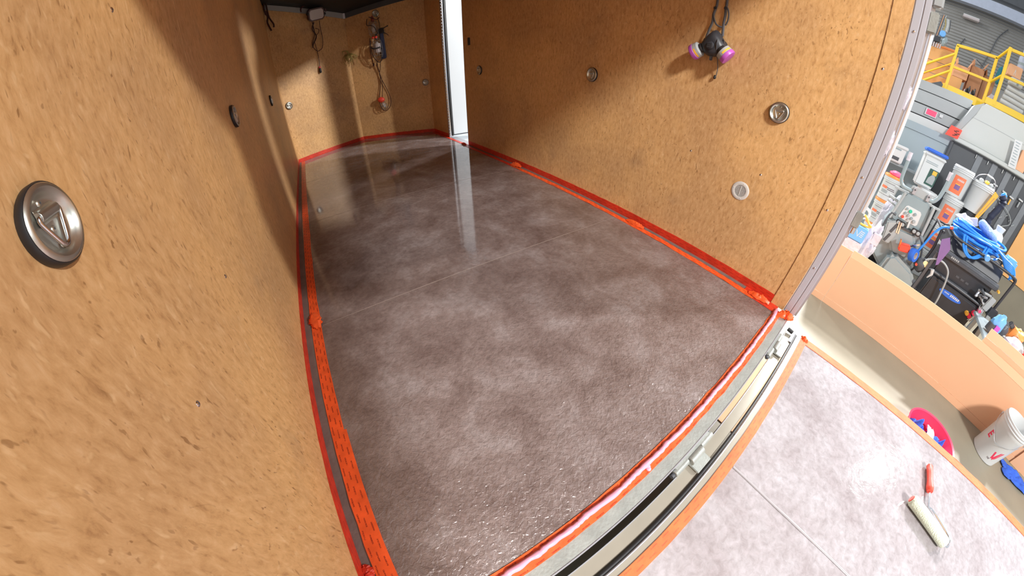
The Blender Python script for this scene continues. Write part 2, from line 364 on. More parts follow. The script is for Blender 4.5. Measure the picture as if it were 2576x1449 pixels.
def ribbon(a, b, wv, nv, width, step=0.06, jit=0.0015, lift=0.0012, thick=0.0012, ripple=0.0008, seed=0, rows=2):
    """tape strip from a to b; wv = direction across, nv = outward normal. UV metres."""
    mb = MB(); a = Vector(a); b = Vector(b); wv = Vector(wv).normalized(); nv = Vector(nv).normalized()
    L = (b - a).length; n = max(2, int(L / step)); t = (b - a) / n
    def P(i, j):
        q = a + t * i; k = j / rows
        e = 0
        if j in (0, rows): e = jit * noise.noise(Vector((i * 0.9 + seed * 7.3, j * 5.1, seed)))
        h = lift + thick + ripple * abs(noise.noise(Vector((i * 0.7 + seed * 3, j * 1.7, 2.2 + seed)))) * (1 if 0 < i < n else 0.3)
        return q + wv * (width * k + e * 2) + nv * h
    for i in range(n):
        for j in range(rows):
            p = [P(i, j), P(i + 1, j), P(i + 1, j + 1), P(i, j + 1)]
            x0, x1 = L * i / n, L * (i + 1) / n; y0, y1 = width * j / rows, width * (j + 1) / rows
            mb.quad(*p, uv=[(x0, y0), (x1, y0), (x1, y1), (x0, y1)])
    for i in range(n):
        for j in (0, rows):
            p, q = P(i, j), P(i + 1, j); mb.quad(p, q, q - nv * (thick + lift), p - nv * (thick + lift), uv=[(0, 0)] * 4)
    return mb
def wad(c, axis, length, width, height, seed, up=(0, 0, 1), n=14, k=9):
    """crumpled lump of tape"""
    mb = MB(); ax = Vector(axis).normalized(); up = Vector(up).normalized(); sd = ax.cross(up)
    base = 0
    for i in range(n + 1):
        t = i / n; env = math.sin(PI * min(max(t, 0.04), 0.96)) ** 0.5
        for j in range(k):
            a = PI * j / (k - 1); z = noise.noise(Vector((i * 0.8, j * 1.1, seed * 5.0))) * 0.55; 
            rr = 1 + z
            q = Vector(c) + ax * (t - 0.5) * length + sd * math.cos(a) * width / 2 * env * rr + up * max(0.0005, math.sin(a) * height * env * rr + noise.noise(Vector((i * 1.7, j * 2.1, seed))) * height * 0.35)
            mb.v.append(tuple(q))
    for i in range(n):
        for j in range(k - 1):
            a = i * k + j; mb.f.append((a, a + 1, a + k + 1, a + k))
    return mb
# ============================================================ THE TRAILER SHELL
W = 2.10; L0 = 4.88; AX, AY = 1.052, 5.411; HC = 2.14
def struct(name, mb=None, m=None, loc=(0, 0, 0)):
    if mb is None: o = root(name, None, None, loc, kind='structure')
    else: o = obj(name, mb, m, kind='structure')
    return o
# floor: coated plywood sheets with fine open joints at 1.19 m and 2.45 m
fl = struct('floor')
ys = [-0.005, 1.187, 2.451, 3.68, L0]
for i in range(4):
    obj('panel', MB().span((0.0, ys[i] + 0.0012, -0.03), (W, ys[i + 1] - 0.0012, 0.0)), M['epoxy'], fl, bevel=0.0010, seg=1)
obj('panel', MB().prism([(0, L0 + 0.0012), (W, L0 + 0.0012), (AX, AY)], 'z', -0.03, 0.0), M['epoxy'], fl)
obj('underlay', MB().span((0.0, 0.0, -0.045), (W, L0, -0.031)), M['deck'], fl)
# bare strips left between the two tapes along each wall
obj('bare_edge', MB().span((0.002, 0.0, 0.0), (0.034, L0 - 0.03, 0.0012)), M['deck'], fl, label='bare uncoated strip between the tapes')
obj('bare_edge', MB().span((W - 0.034, 0.0, 0.0), (W - 0.002, 3.62, 0.0012)), M['deck'], fl, label='bare uncoated strip between the tapes')
obj('deck_plate', MB().span((-0.03, -0.06, -0.12), (W + 0.03, L0, -0.047)), M['dgrey'], fl)
# left wall: board sheets
wl_ = struct('wall_left')
for a, b in ((-0.9, 1.189), (1.191, 2.45), (2.452, 3.66), (3.662, L0 + 0.02)):
    obj('panel', MB().span((-0.02, a, -0.02), (0.0, b, HC)), M['board'], wl_, bevel=0.0008, seg=1)
obj('outer_skin', MB().span((-0.05, -0.92, -0.12), (-0.022, L0 + 0.05, HC + 0.05)), M['lgrey'], wl_)
# right wall with the side door opening (y 3.655..4.270, up to 1.84)
wr_ = struct('wall_right')
for a, b, z0, z1 in ((0.0407, 1.2505, -0.02, HC), (1.2515, 2.4605, -0.02, HC), (2.462, 3.655, -0.02, HC), (4.300, L0 + 0.02, -0.02, HC), (3.655, 4.30, 1.90, HC)):
    obj('panel', MB().span((W, a, z0), (W + 0.02, b, z1)), M['board'], wr_, bevel=0.0008, seg=1)
obj('edge_board', MB().span((W - 0.004, -0.040, 0.0), (W + 0.02, 0.0395, HC)), M['board'], wr_, bevel=0.001, label='narrow board strip beside the rear post')
for a, b, z0, z1 in ((0.0, 3.655, -0.12, HC + 0.05), (4.3, L0 + 0.05, -0.12, HC + 0.05), (3.655, 4.3, 1.90, HC + 0.05), (3.655, 4.3, -0.12, -0.004)):
    obj('outer_skin', MB().span((W + 0.022, a, z0), (W + 0.05, b, z1)), M['lgrey'], wr_)
# V nose walls
def facet(name, a, b, n):
    o = struct(name); d = (Vector((b[0], b[1], 0)) - Vector((a[0], a[1], 0))); t = d.normalized(); nn = Vector(n).normalized()
    A = Vector((a[0], a[1], 0)); B = Vector((b[0], b[1], 0)); back = -nn * 0.02
    poly = [A, B, B + back, A + back]
    obj('panel', MB().prism([(p.x, p.y) for p in poly], 'z', -0.02, HC), M['board'], o, bevel=0.0008, seg=1)
    back2 = -nn * 0.05; p2 = [A - t * 0.03 + back * 1.1, B + t * 0.02 + back * 1.1, B + t * 0.02 + back2, A - t * 0.03 + back2]
    obj('outer_skin', MB().prism([(p.x, p.y) for p in p2], 'z', -0.12, HC + 0.05), M['lgrey'], o)
    return o
nL = (0.4506, -0.8927, 0); nR = (-0.4520, -0.8920, 0)
facet('wall_front_left', (0, L0), (AX, AY), nL); facet('wall_front_right', (AX, AY), (W, L0), nR)
# ceiling: flat over the box, dropping towards the nose
ce = struct('ceiling')
obj('roof_panel', MB().span((-0.05, -0.05, HC), (W + 0.05, L0 - 0.4, HC + 0.03)), M['board'], ce)
obj('roof_panel', MB().span((-0.05, L0 - 0.4, HC + 0.031), (W + 0.05, AY + 0.1, HC + 0.06)), M['board'], ce)
obj('header', MB().span((-0.05, -0.09, 1.90), (W + 0.05, -0.05, HC + 0.05)), M['post'], ce)
nb = MB()
q = [(0, 4.62, 2.12), (W, 4.62, 2.12), (W, L0, 2.10), (AX, AY, 1.935), (0, L0, 2.10)]
n = len(nb.v); nb.v += q + [(a, b, c + 0.02) for a, b, c in q]
nb.f += [(0, 1, 2, 3, 4), (9, 8, 7, 6, 5)] + [(i, (i + 1) % 5, 5 + (i + 1) % 5, 5 + i) for i in range(5)]
obj('nose_panel', nb, M['black'], ce, smooth=False, label='near black lowered nose ceiling')
def band(name, a, b, z0a, z0b, h, m, nrm, t=0.012):
    mb = MB(); A, B = Vector(a), Vector(b); nn = Vector(nrm).normalized() * t; n = 0
    v = [A + Vector((0, 0, z0a)), B + Vector((0, 0, z0b)), B + Vector((0, 0, z0b + h)), A + Vector((0, 0, z0a + h))]
    mb.v = [tuple(p + nn * 0.02) for p in v] + [tuple(p + nn) for p in v]
    mb.f = [(3, 2, 1, 0), (4, 5, 6, 7), (0, 1, 5, 4), (1, 2, 6, 5), (2, 3, 7, 6), (3, 0, 4, 7)]
    return mb
t1 = struct('trim_1')
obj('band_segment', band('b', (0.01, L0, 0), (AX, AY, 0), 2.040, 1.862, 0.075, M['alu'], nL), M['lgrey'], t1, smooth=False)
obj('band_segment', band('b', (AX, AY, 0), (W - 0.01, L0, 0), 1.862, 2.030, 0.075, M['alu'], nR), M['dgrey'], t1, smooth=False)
obj('corner_joint', MB().box((AX, AY - 0.02, 1.90), (0.03, 0.02, 0.08)), M['alu'], t1, bevel=0.003)
# rear door post and frame
po = struct('trim_2')
obj('post_face', MB().span((W - 0.004, -0.078, 0.0), (W + 0.03, -0.041, HC)), M['post'], po, bevel=0.004)
obj('post_flange', MB().span((W - 0.001, -0.106, 0.0), (W + 0.024, -0.079, HC)), M['post'], po, bevel=0.003)
obj('crease_strip', MB().span((W + 0.001, -0.0788, 0.0), (W + 0.006, -0.0782, HC)), M['dgrey'], po)  # thin dark strip put in to draw the crease between face and flange
for z in (0.30, 0.78, 1.40):
    obj('rivet', MB().lathe([(0.0, 0.004), (0.004, 0.0032), (0.006, 0.0)], (0, 0, 0), 12, Matrix(((0, 0, -1), (0, 1, 0), (1, 0, 0)))).xf(Matrix.Translation((W - 0.004, -0.062, z))), M['chrome'], po)
# side door seen open beyond its opening
dr = struct('door_1')
obj('jamb', MB().span((W - 0.003, 4.262, 0.0), (W + 0.055, 4.300, 1.90)), M['alu'], dr, bevel=0.003, label='bright aluminium jamb')
obj('hinge_strip', MB().span((W + 0.010, 4.253, 0.02), (W + 0.022, 4.262, 1.88)), M['chrome'], dr, bevel=0.001)
kb = MB()
for i in range(46): kb.cyl((W + 0.004, 4.256, 0.04 + i * 0.04), (W + 0.004, 4.256, 0.066 + i * 0.04), 0.006, seg=8)
obj('knuckles', kb, M['chrome'], dr, kind='stuff')
obj('seal', MB().span((W + 0.030, 4.236, 0.02), (W + 0.052, 4.262, 1.88)), M['black'], dr, bevel=0.004)
obj('leaf', MB().span((W + 0.058, 4.245, 0.035), (W + 0.76, 4.285, 1.87)), M['doorw'], dr, bevel=0.004, label='white door leaf standing open')
obj('leaf_edge', MB().span((W + 0.056, 4.242, 0.022), (W + 0.76, 4.288, 0.034)), M['dgrey'], dr)
obj('jamb', MB().span((W - 0.001, 3.648, 0.0), (W + 0.055, 3.655, 1.90)), M['alu'], dr, label='bright aluminium jamb')
obj('sill', MB().span((W + 0.0, 3.655, -0.03), (W + 0.09, 4.26, -0.002)), M['alu'], dr, bevel=0.003)
sk = tag(obj('door_strike', MB().box((W - 0.004, 3.50, 1.245), (0.008, 0.052, 0.085)), M['black'], bevel=0.003), 'small black strike plate on the right wall by the side door', 'latch')
# small ring of wire on the side step
tag(obj('wire_ring', MB().tube([(W + 0.16 + 0.045 * math.cos(a), 3.80 + 0.06 * math.sin(a), -0.072) for a in [i * PI / 9 for i in range(18)]], 0.004, 6, closed=True), M['black']), 'thin dark wire loop lying on the step outside the side door', 'wire')
tag(obj('side_step', MB().span((W + 0.052, 3.45, -0.10), (W + 0.62, 4.9, -0.078)), M['doorw'], bevel=0.004), 'pale metal step outside the side door', 'step')
# rear sill, hinges
sl = struct('trim_3')
obj('sill_top', MB().span((-0.02, -0.088, -0.006), (W - 0.03, -0.003, -0.001)), M['galv'], sl, bevel=0.0015)
obj('sill_lip', MB().span((-0.02, -0.092, -0.012), (W - 0.03, -0.087, 0.001)), M['alu'], sl, bevel=0.001)
obj('sill_face', MB().span((-0.02, -0.0915, -0.10), (W - 0.03, -0.0885, -0.013)), M['dgrey'], sl)
for k, (xa, xb) in enumerate(((0.905, 1.130), (1.690, 1.905))):
    h = root('ramp_hinge', ('galvanised ramp hinge nearest the camera, on the rear sill' if k == 0 else 'galvanised ramp hinge at the far end of the rear sill'), 'hinge', ((xa + xb) / 2, -0.104, -0.02), 'ramp hinges')
    h['group'] = 'ramp hinges'
    w3 = (xb - xa) / 3
    for j in range(3):
        obj('knuckle', MB().cyl((-(xb - xa) / 2 + j * w3 + 0.002, 0 if j != 1 else -0.010, 0), (-(xb - xa) / 2 + (j + 1) * w3 - 0.002, 0 if j != 1 else -0.010, 0), 0.0135 if j != 1 else 0.017, seg=18), M['galv'], h, bevel=0.0015, seg=1)
    obj('leaf_plate', MB().box((0, -0.030, -0.010), (w3 * 1.05, 0.055, 0.008)), M['galv'], h, bevel=0.002)
    obj('sill_plate', MB().box((0, 0.010, 0.010), ((xb - xa) * 0.9, 0.018, 0.006)), M['galv'], h, bevel=0.002)
    obj('pin', MB().cyl((-(xb - xa) / 2 - 0.012, 0, 0), (-(xb - xa) / 2 + 0.001, 0, 0), 0.008, seg=12), M['dgrey'], h)
# ============================================================ RAMP DOOR (held level behind the sill)
RZ = -0.035
rp = root('ramp_door', 'trailer ramp door lowered level behind the sill, coated mottled grey', 'ramp', (0, -0.14, RZ))
O = world_loc(rp)
obj('edge_channel', MB().span((0.0, -0.160, RZ - 0.045), (2.02, -0.116, RZ - 0.004)), M['beige'], rp, bevel=0.003, world=True, label='beige steel edge channel')
obj('channel_lip', MB().span((0.0, -0.1185, RZ - 0.006), (2.02, -0.1155, RZ + 0.001)), M['alu'], rp, world=True)
obj('seal', MB().cyl((0.0, -0.170, RZ - 0.002), (2.02, -0.170, RZ - 0.002), 0.0062, seg=14), M['black'], rp, world=True, label='round black rubber seal')
obj('seal_retainer', MB().cyl((0.0, -0.181, RZ + 0.001), (2.02, -0.180, RZ + 0.001), 0.0040, seg=12), M['alu'], rp, world=True)
obj('edge_strip', MB().span((0.0, -0.207, RZ - 0.02), (2.03, -0.182, RZ - 0.001)), M['beige'], rp, bevel=0.002, world=True)
obj('frame', MB().span((0.0, -2.62, RZ - 0.09), (2.045, -0.205, RZ - 0.022)), M['alu'], rp, bevel=0.004, world=True)
for a, b in ((0.0, 1.0997), (1.1003, 2.035)):
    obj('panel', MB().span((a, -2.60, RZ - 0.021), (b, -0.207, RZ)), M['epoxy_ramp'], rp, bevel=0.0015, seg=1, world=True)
obj('joint_ridge', MB().tube([(1.1 + 0.0015 * noise.noise(Vector((i * 0.4, 0, 0))), -0.24 - i * 0.05, RZ + 0.0012) for i in range(48)], [0.0046 + 0.0026 * abs(noise.noise(Vector((i * 0.9, 3, 0)))) for i in range(48)], 8, flat=0.35), M['ridge'], rp, world=True)
obj('bumper', MB().cyl((2.0, -0.150, RZ + 0.012), (2.0, -0.118, RZ + 0.016), 0.011, seg=14), M['black'], rp, bevel=0.002, world=True, label='short black rubber bumper')
obj('end_plate', MB().span((1.93, -0.175, RZ - 0.01), (2.03, -0.150, RZ + 0.002)), M['alu'], rp, bevel=0.002, world=True)
sp_ = root('support_block', 'timber blocking under the far end of the ramp', 'block', (0.9, -2.3, -0.5))
for i, z in enumerate((0.0, 0.125, 0.25)):
    obj('timber', MB().box((0, 0, z + 0.061), (1.2 - 0.1 * i, 0.12, 0.120)), M['ply'], sp_, bevel=0.004)
# ============================================================ TAPES
def tape(mb, m, label, loc=None, kindname='masking_tape'):
    return tag(obj(kindname, mb, M[m]), label, 'tape')
tape(ribbon((0, -0.02, 0.0), (0, L0 - 0.01, 0.0), (0, 0, 1), (1, 0, 0), 0.048, seed=1), 'tape_red', 'red masking tape stuck along the foot of the left wall')
lf = ribbon((0.033, 0.602, 0.0), (0.040, 2.20, 0.0), (1, 0, 0), (0, 0, 1), 0.048, seed=2, ripple=0.002)
tape(lf, 'tape', 'orange printed masking tape on the floor along the left wall, middle length')
tape(ribbon((0.028, -0.03, 0.0), (0.034, 0.61, 0.0), (1, 0, 0), (0, 0, 1), 0.055, seed=3, lift=0.0026, ripple=0.0022), 'tape', 'orange printed masking tape on the floor at the near left corner, overlapping the next length')
tape(ribbon((0.040, 2.195, 0.0), (0.030, L0 - 0.02, 0.0), (1, 0, 0), (0, 0, 1), 0.050, seed=4, lift=0.0022), 'tape', 'orange printed masking tape on the floor at the far left end, up to the nose')
A3 = Vector((0, L0, 0)); B3 = Vector((AX, AY, 0)); D3 = Vector((W, L0, 0))
tape(ribbon(A3 + Vector(nL) * 0.001, B3 + Vector(nL) * 0.001, (0, 0, 1), nL, 0.050, seed=5), 'tape_red', 'red masking tape along the foot of the left nose wall')
tape(ribbon(B3 + Vector(nR) * 0.001, D3 + Vector(nR) * 0.001, (0, 0, 1), nR, 0.048, seed=6), 'tape_red', 'red masking tape along the foot of the right nose wall')
tape(ribbon(A3 + Vector((0.03, -0.005, 0)), B3 + Vector((0, -0.02, 0)), (0.45, -0.89, 0), (0, 0, 1), 0.018, seed=7), 'tape_red', 'narrow red tape on the floor in front of the left nose wall')
tape(ribbon((W, L0 - 0.01, 0), (W, 4.30, 0), (0, 0, 1), (-1, 0, 0), 0.048, seed=8), 'tape_red', 'short red masking tape at the wall foot ahead of the side door')
tape(ribbon((W - 0.055, L0 - 0.02, 0), (W - 0.055, 3.60, 0), (1, 0, 0), (0, 0, 1), 0.045, seed=9, ripple=0.002), 'tape_red', 'red masking tape on the floor across the side door opening')
tape(ribbon((W, 3.65, 0), (W, -0.03, 0), (0, 0, 1), (-1, 0, 0), 0.052, seed=10, rows=3), 'tape_red', 'red masking tape stuck along the foot of the right wall')
tape(ribbon((W - 0.078, 3.60, 0), (W - 0.078, 2.52, 0), (1, 0, 0), (0, 0, 1), 0.040, seed=11, ripple=0.001), 'tape_red', 'dark red masking tape on the floor along the right wall beside the side door')
tape(ribbon((W - 0.080, 2.55, 0), (W - 0.080, 1.02, 0), (1, 0, 0), (0, 0, 1), 0.042, seed=12, lift=0.002, ripple=0.006, jit=0.003, rows=4), 'tape', 'creased orange tape on the floor along the middle of the right wall')
tape(ribbon((W - 0.082, 1.08, 0), (W - 0.086, 0.13, 0), (1, 0, 0), (0, 0, 1), 0.044, seed=13, lift=0.0022, ripple=0.005, jit=0.003, rows=4), 'tape', 'creased orange tape on the floor along the rear end of the right wall')
tape(ribbon((W - 0.080, 0.20, 0), (W - 0.080, -0.012, 0), (1, 0, 0), (0, 0, 1), 0.078, seed=14, lift=0.0016, ripple=0.004), 'tape_red', 'red tape patch on the floor in the rear right corner by the post')
tape(ribbon((0.02, 0.0, 0.0), (2.045, 0.0, 0.0), (0, -1, 0), (0, 0, 1), 0.046, seed=15, ripple=0.0015, jit=0.002), 'tape', 'orange masking tape across the rear sill under the pink bead')
tape(ribbon((0.0, -0.203, RZ), (2.03, -0.203, RZ), (0, -1, 0), (0, 0, 1), 0.036, seed=16, jit=0.001), 'tape_rear', 'orange printed masking tape along the hinge edge of the ramp')
rt = ribbon((1.992, -0.215, RZ), (1.995, -2.60, RZ), (1, 0, 0), (0, 0, 1), 0.052, seed=17, jit=0.001)
ob = ribbon((2.047, -0.215, RZ), (2.050, -2.60, RZ), (0, 0, -1), (1, 0, 0), 0.030, seed=18, jit=0.003)
k = len(rt.v); kf = len(rt.f); rt.v += ob.v; rt.f += [tuple(i + k for i in q_) for q_ in ob.f]
for i_, u_ in ob.uv.items(): rt.uv[i_ + kf] = u_
tape(rt, 'tape_rear', 'orange masking tape folded over the long side edge of the ramp')
def lump(c, ax, l, w_, h, seed, m, label, up=(0, 0, 1)):
    tag(obj('tape_wad', wad((0, 0, 0), ax, l, w_, h, seed, up).xf(Matrix.Translation(c)), M[m]), label, 'tape')
lump((0.060, 1.235, 0.004), (0.15, -1, 0), 0.13, 0.058, 0.012, 3, 'tape', 'crumpled fold in the orange tape on the floor by the left wall')
lump((2.052, 2.49, 0.010), (0.1, -1, 0.05), 0.16, 0.040, 0.034, 5, 'tape', 'twisted orange tape end standing up beside the middle of the right wall')
lump((2.056, 1.03, 0.006), (0.05, -1, 0), 0.15, 0.040, 0.024, 8, 'tape', 'crumpled tape bunch beside the right wall between the two orange lengths')
lump((2.052, 0.105, 0.006), (0.1, -1, 0), 0.13, 0.040, 0.026, 12, 'tape', 'crumpled shiny red tape fold in the rear right corner')
lump((2.048, -0.068, 0.0), (0.5, -1, 0), 0.10, 0.050, 0.034, 14, 'tape', 'torn orange tape end sticking out past the rear post')
lump((0.012, 0.155, 0.003), (0.2, -1, 0), 0.05, 0.035, 0.012, 17, 'tape_red', 'torn red tape end at the near foot of the left wall')
lump((2.055, 3.70, 0.004), (0.1, -1, 0), 0.12, 0.035, 0.020, 19, 'tape_red', 'small crumpled red tape knot at the side door sill')
lump((2.030, -0.222, RZ + 0.001), (0.5, 1, 0), 0.05, 0.026, 0.014, 23, 'tape_rear', 'folded orange tape point at the far corner of the ramp')
# ============================================================ PINK SEALANT BEAD
obj('joint_line', MB().span((0.09, 1.1863, -0.004), (2.02, 1.1877, 0.0004)), M['joint'], fl, label='fine pale joint line in the coating')
obj('joint_line', MB().span((0.09, 2.4505, -0.004), (2.02, 2.4515, 0.0002)), M['joint'], fl, label='fine pale joint line in the coating')
pts, rad = [], []
N_ = 300
for i in range(N_ + 1):
    x = 0.10 + (2.048 - 0.10) * i / N_
    a = noise.noise(Vector((x * 9, 0, 1))); b2 = noise.noise(Vector((x * 31, 4, 2)))
    y = -0.020 + 0.0045 * a + 0.0022 * b2 + (0.009 if 1.96 < x else 0) * (x - 1.96) / 0.09
    rr = 0.0088 + 0.0022 * noise.noise(Vector((x * 24, 7, 3))) + 0.0010 * math.sin(x * 170 + 14 * a) + (0.002 if x > 1.9 else 0)
    pts.append((x, y, 0.0022 + rr * 0.55)); rad.append(max(0.0035, rr))
mbp = MB().tube(pts, rad, 12)
for (x, y, r_) in ((0.845, -0.027, 0.008), (0.842, -0.034, 0.007)): mbp.blob((x, y, 0.006), (r_ * 2.4, r_ * 2.6, r_ * 1.5), 14, 8)
tag(obj('sealant_bead', mbp, M['pink']), 'wavy bead of glossy pink sealant along the rear sill tape', 'sealant')
# ============================================================ RECESSED D-RINGS
def make_ring(label, p, n, spin=0.0):
    o = wall_root('tie_down_ring', label, 'tie-down ring', p, n, 'recessed tie-down rings on the walls', spin)
    obj('rubber_base', MB().lathe([(0.0, 0.0), (0.0485, 0.0), (0.0495, 0.002), (0.0495, 0.011), (0.0478, 0.0135), (0.043, 0.0138)], seg=48), M['black'], o, label='black rubber base ring')
    cup = obj('cup', MB().lathe([(0.0, 0.0058), (0.029, 0.0060), (0.0315, 0.0072), (0.035, 0.0118), (0.0375, 0.0152), (0.041, 0.0170), (0.0445, 0.0163), (0.0468, 0.0138), (0.0462, 0.0132)], seg=56), M['zinc'], o)
    # saddle clip over the ring's straight bar
    mb = MB(); n = 9; Lx = 0.024
    prof = [(0.0072 * math.cos(a), 0.0085 + 0.0082 * math.sin(a)) for a in [PI * i / (n - 1) for i in range(n)]]
    prof = [(0.0105, 0.0066)] + prof + [(-0.0105, 0.0066)]
    mb.prism([(0.013 + y, z) for y, z in prof], 'x', -Lx * 0.75, Lx * 0.75)
    obj('saddle', mb, M['zinc'], o, bevel=0.0006, seg=1)
    path = smoothpath([(-0.019, 0.013, 0.0118), (-0.0205, 0.008, 0.0118), (-0.015, -0.006, 0.0120), (-0.006, -0.0245, 0.0120), (0, -0.028, 0.0120), (0.006, -0.0245, 0.0120), (0.015, -0.006, 0.0120), (0.0205, 0.008, 0.0118), (0.019, 0.013, 0.0118)], 6)
    obj('ring', MB().tube([(-0.0, 0.0135, 0.0105)] + path + [(0.0, 0.0135, 0.0105)], 0.0029, 10), M['chrome'], o, label='chrome D-shaped ring')
    for (x, y) in ((0.0, 0.0262), (0.0, -0.006), (0.0, -0.0255)):
        s_ = obj('screw', MB().lathe([(0.0, 0.0022), (0.0022, 0.0020), (0.0038, 0.0012), (0.0046, 0.0)], (x, y, 0.0060), 16), M['zinc'], o)
        obj('drive', MB().lathe([(0.0, 0.0006), (0.0014, 0.0004), (0.0016, 0.0)], (x, y, 0.0080), 6), M['dgrey'], s_)
    return o
ring0 = make_ring('large tie-down ring nearest the camera on the left wall', (0, 0.368, 0.920), (1, 0, 0))
rings = [('middle tie-down ring on the left wall, seen edge on', (0, 1.618, 0.920), (1, 0, 0)),
         ('farthest tie-down ring on the left wall, close to the nose corner', (0, 3.38, 0.925), (1, 0, 0)),
         ('small tie-down ring low on the left nose wall', (0.067, 4.914, 0.789), nL),
         ('small tie-down ring on the right nose wall near the corner', (2.037, 4.912, 0.777), nR),
         ('tie-down ring on the right wall nearest the rear post, bright chrome', (2.10, 0.386, 0.915), (-1, 0, 0)),
         ('middle tie-down ring on the right wall', (2.10, 1.625, 0.920), (-1, 0, 0)),
         ('tie-down ring on the right wall just behind the side door opening', (2.10, 3.27, 0.920), (-1, 0, 0)),
         ('high tie-down ring on the right nose wall with the caged lamps hung from it', (1.476, 5.196, 1.862), nR)]
for lb, p, nn in rings:
    c = copy_tree(ring0); c['label'] = lb; c.location = p
    nn = Vector(nn).normalized(); up = Vector((0, 0, 1)); uu = up.cross(nn); c.rotation_euler = Matrix((uu, up, nn)).transposed().to_euler()
# ============================================================ ROUND VENT
v = wall_root('round_vent', 'round off-white louvred vent low on the right wall', 'vent', (2.10, 0.452, 0.482), (-1, 0, 0), spin=0.0)
obj('flange', MB().lathe([(0.0315, 0.0005), (0.0320, 0.0045), (0.034, 0.0052), (0.046, 0.0042), (0.0495, 0.0022), (0.050, 0.0)], seg=56), M['vent'], v)
obj('back_disc', MB().lathe([(0.0, 0.0006), (0.0335, 0.0006)], seg=40), M['black'], v)
for i in range(15):
    y = -0.0295 + i * 0.0042; h = math.sqrt(max(0.00002, 0.0325 ** 2 - y * y))
    obj('louvre', MB().box((0, y, 0.0028), (2 * h, 0.0021, 0.0016), Matrix.Rotation(0.5, 3, 'X')), M['vent'], v)
obj('centre_bar', MB().box((0.0, 0, 0.0044), (0.0034, 0.056, 0.0014)), M['vent'], v, bevel=0.0005, seg=1)
for a in (1.35, 2.95, 5.1): obj('screw', MB().lathe([(0.0, 0.0016), (0.002, 0.0012), (0.0026, 0)], (0.0405 * math.cos(a), 0.0405 * math.sin(a), 0.0047), 10), M['white'], v)
# ============================================================ WALL SCREWS
for lb, p, nn in (('small bright screw head in the left wall above the near tie-down ring', (0, 0.756, 1.215), (1, 0, 0)),
                  ('small bright screw head low in the left wall, below the near tie-down ring', (0, 0.370, 0.589), (1, 0, 0)),
                  ('small bright screw head in the left wall between the near and middle rings', (0, 0.780, 0.587), (1, 0, 0)),
                  ('upper screw head in the narrow board strip beside the rear post', (2.096, 0.016, 1.223), (-1, 0, 0)),
                  ('lower screw head in the narrow board strip beside the rear post', (2.096, 0.016, 0.580), (-1, 0, 0)),
                  ('tiny bright screw head in the right wall below the respirator', (2.10, 0.795, 0.590), (-1, 0, 0)),
                  ('tiny screw head in the right wall between the chrome ring and the round vent', (2.10, 0.379, 0.601), (-1, 0, 0))):
    s_ = wall_root('screw', lb, 'screw', p, nn, 'screw heads in the walls')
    obj('head', MB().lathe([(0.0, 0.0022), (0.003, 0.0020), (0.0048, 0.0010), (0.0058, 0.0)], seg=16), M['chrome'], s_)
    obj('slot', MB().lathe([(0.0, 0.0006), (0.0015, 0.0004), (0.0017, 0)], (0, 0, 0.0021), 6), M['dgrey'], s_)
# ============================================================ RESPIRATOR
rs = wall_root('respirator', 'black half-mask respirator with two grey and magenta filters hanging on the right wall', 'respirator', (2.10, 0.80, 1.165), (-1, 0, 0))
face = MB(); seg = 28; rows_ = 14
for j in range(rows_ + 1):
    t = j / rows_; a = t * PI * 0.5
    for i in range(seg):
        th = 2 * PI * i / seg; x = math.cos(th); y = math.sin(th)
        sx = 0.052 * math.cos(a) ** 0.7 + 0.008; sy = 0.042 * math.cos(a) ** 0.6 + 0.006
        top = 0.024 * max(0, y) ** 3 * (1 - t)       # pointed nose bridge
        pinch = 1 - 0.28 * max(0, y) * (1 - t * 0.5)
        face.v.append((x * sx * pinch + 0.0, y * sy + top, 0.020 + 0.050 * math.sin(a) + 0.012 * (1 - abs(x)) * (1 - t)))
for j in range(rows_):
    for i in range(seg): face.f.append((j * seg + i, j * seg + (i + 1) % seg, (j + 1) * seg + (i + 1) % seg, (j + 1) * seg + i))
face.f.append(tuple(rows_ * seg + i for i in range(seg)))
face.xf(Matrix.Translation((0.024, -0.006, 0)) @ Matrix.Diagonal((1.16, 1.12, 1.1, 1)))
obj('facepiece', face, M['blackp'], rs)
obj('seal_lip', MB().tube(smoothpath([(-0.030, 0.004, 0.012), (-0.006, 0.030, 0.016), (0.020, 0.058, 0.020), (0.046, 0.034, 0.016), (0.080, 0.012, 0.012), (0.078, -0.026, 0.010), (0.050, -0.046, 0.008), (0.004, -0.046, 0.008), (-0.026, -0.026, 0.010)], 4, True), 0.006, 8, closed=True), M['black'], rs)
vb = obj('valve_body', MB().lathe([(0.0, 0.012), (0.014, 0.012), (0.020, 0.008), (0.021, 0.0), (0.021, -0.012)], (0.026, -0.010, 0.074), 24), M['blackp'], rs)
for i in range(5): obj('rib', MB().box((0.026, -0.020 + i * 0.005, 0.0868), (0.026, 0.0018, 0.002)), M['dgrey'], vb)
obj('bottom_tab', MB().span((0.020, -0.080, 0.040), (0.034, -0.050, 0.052)), M['dgrey'], rs, bevel=0.002)
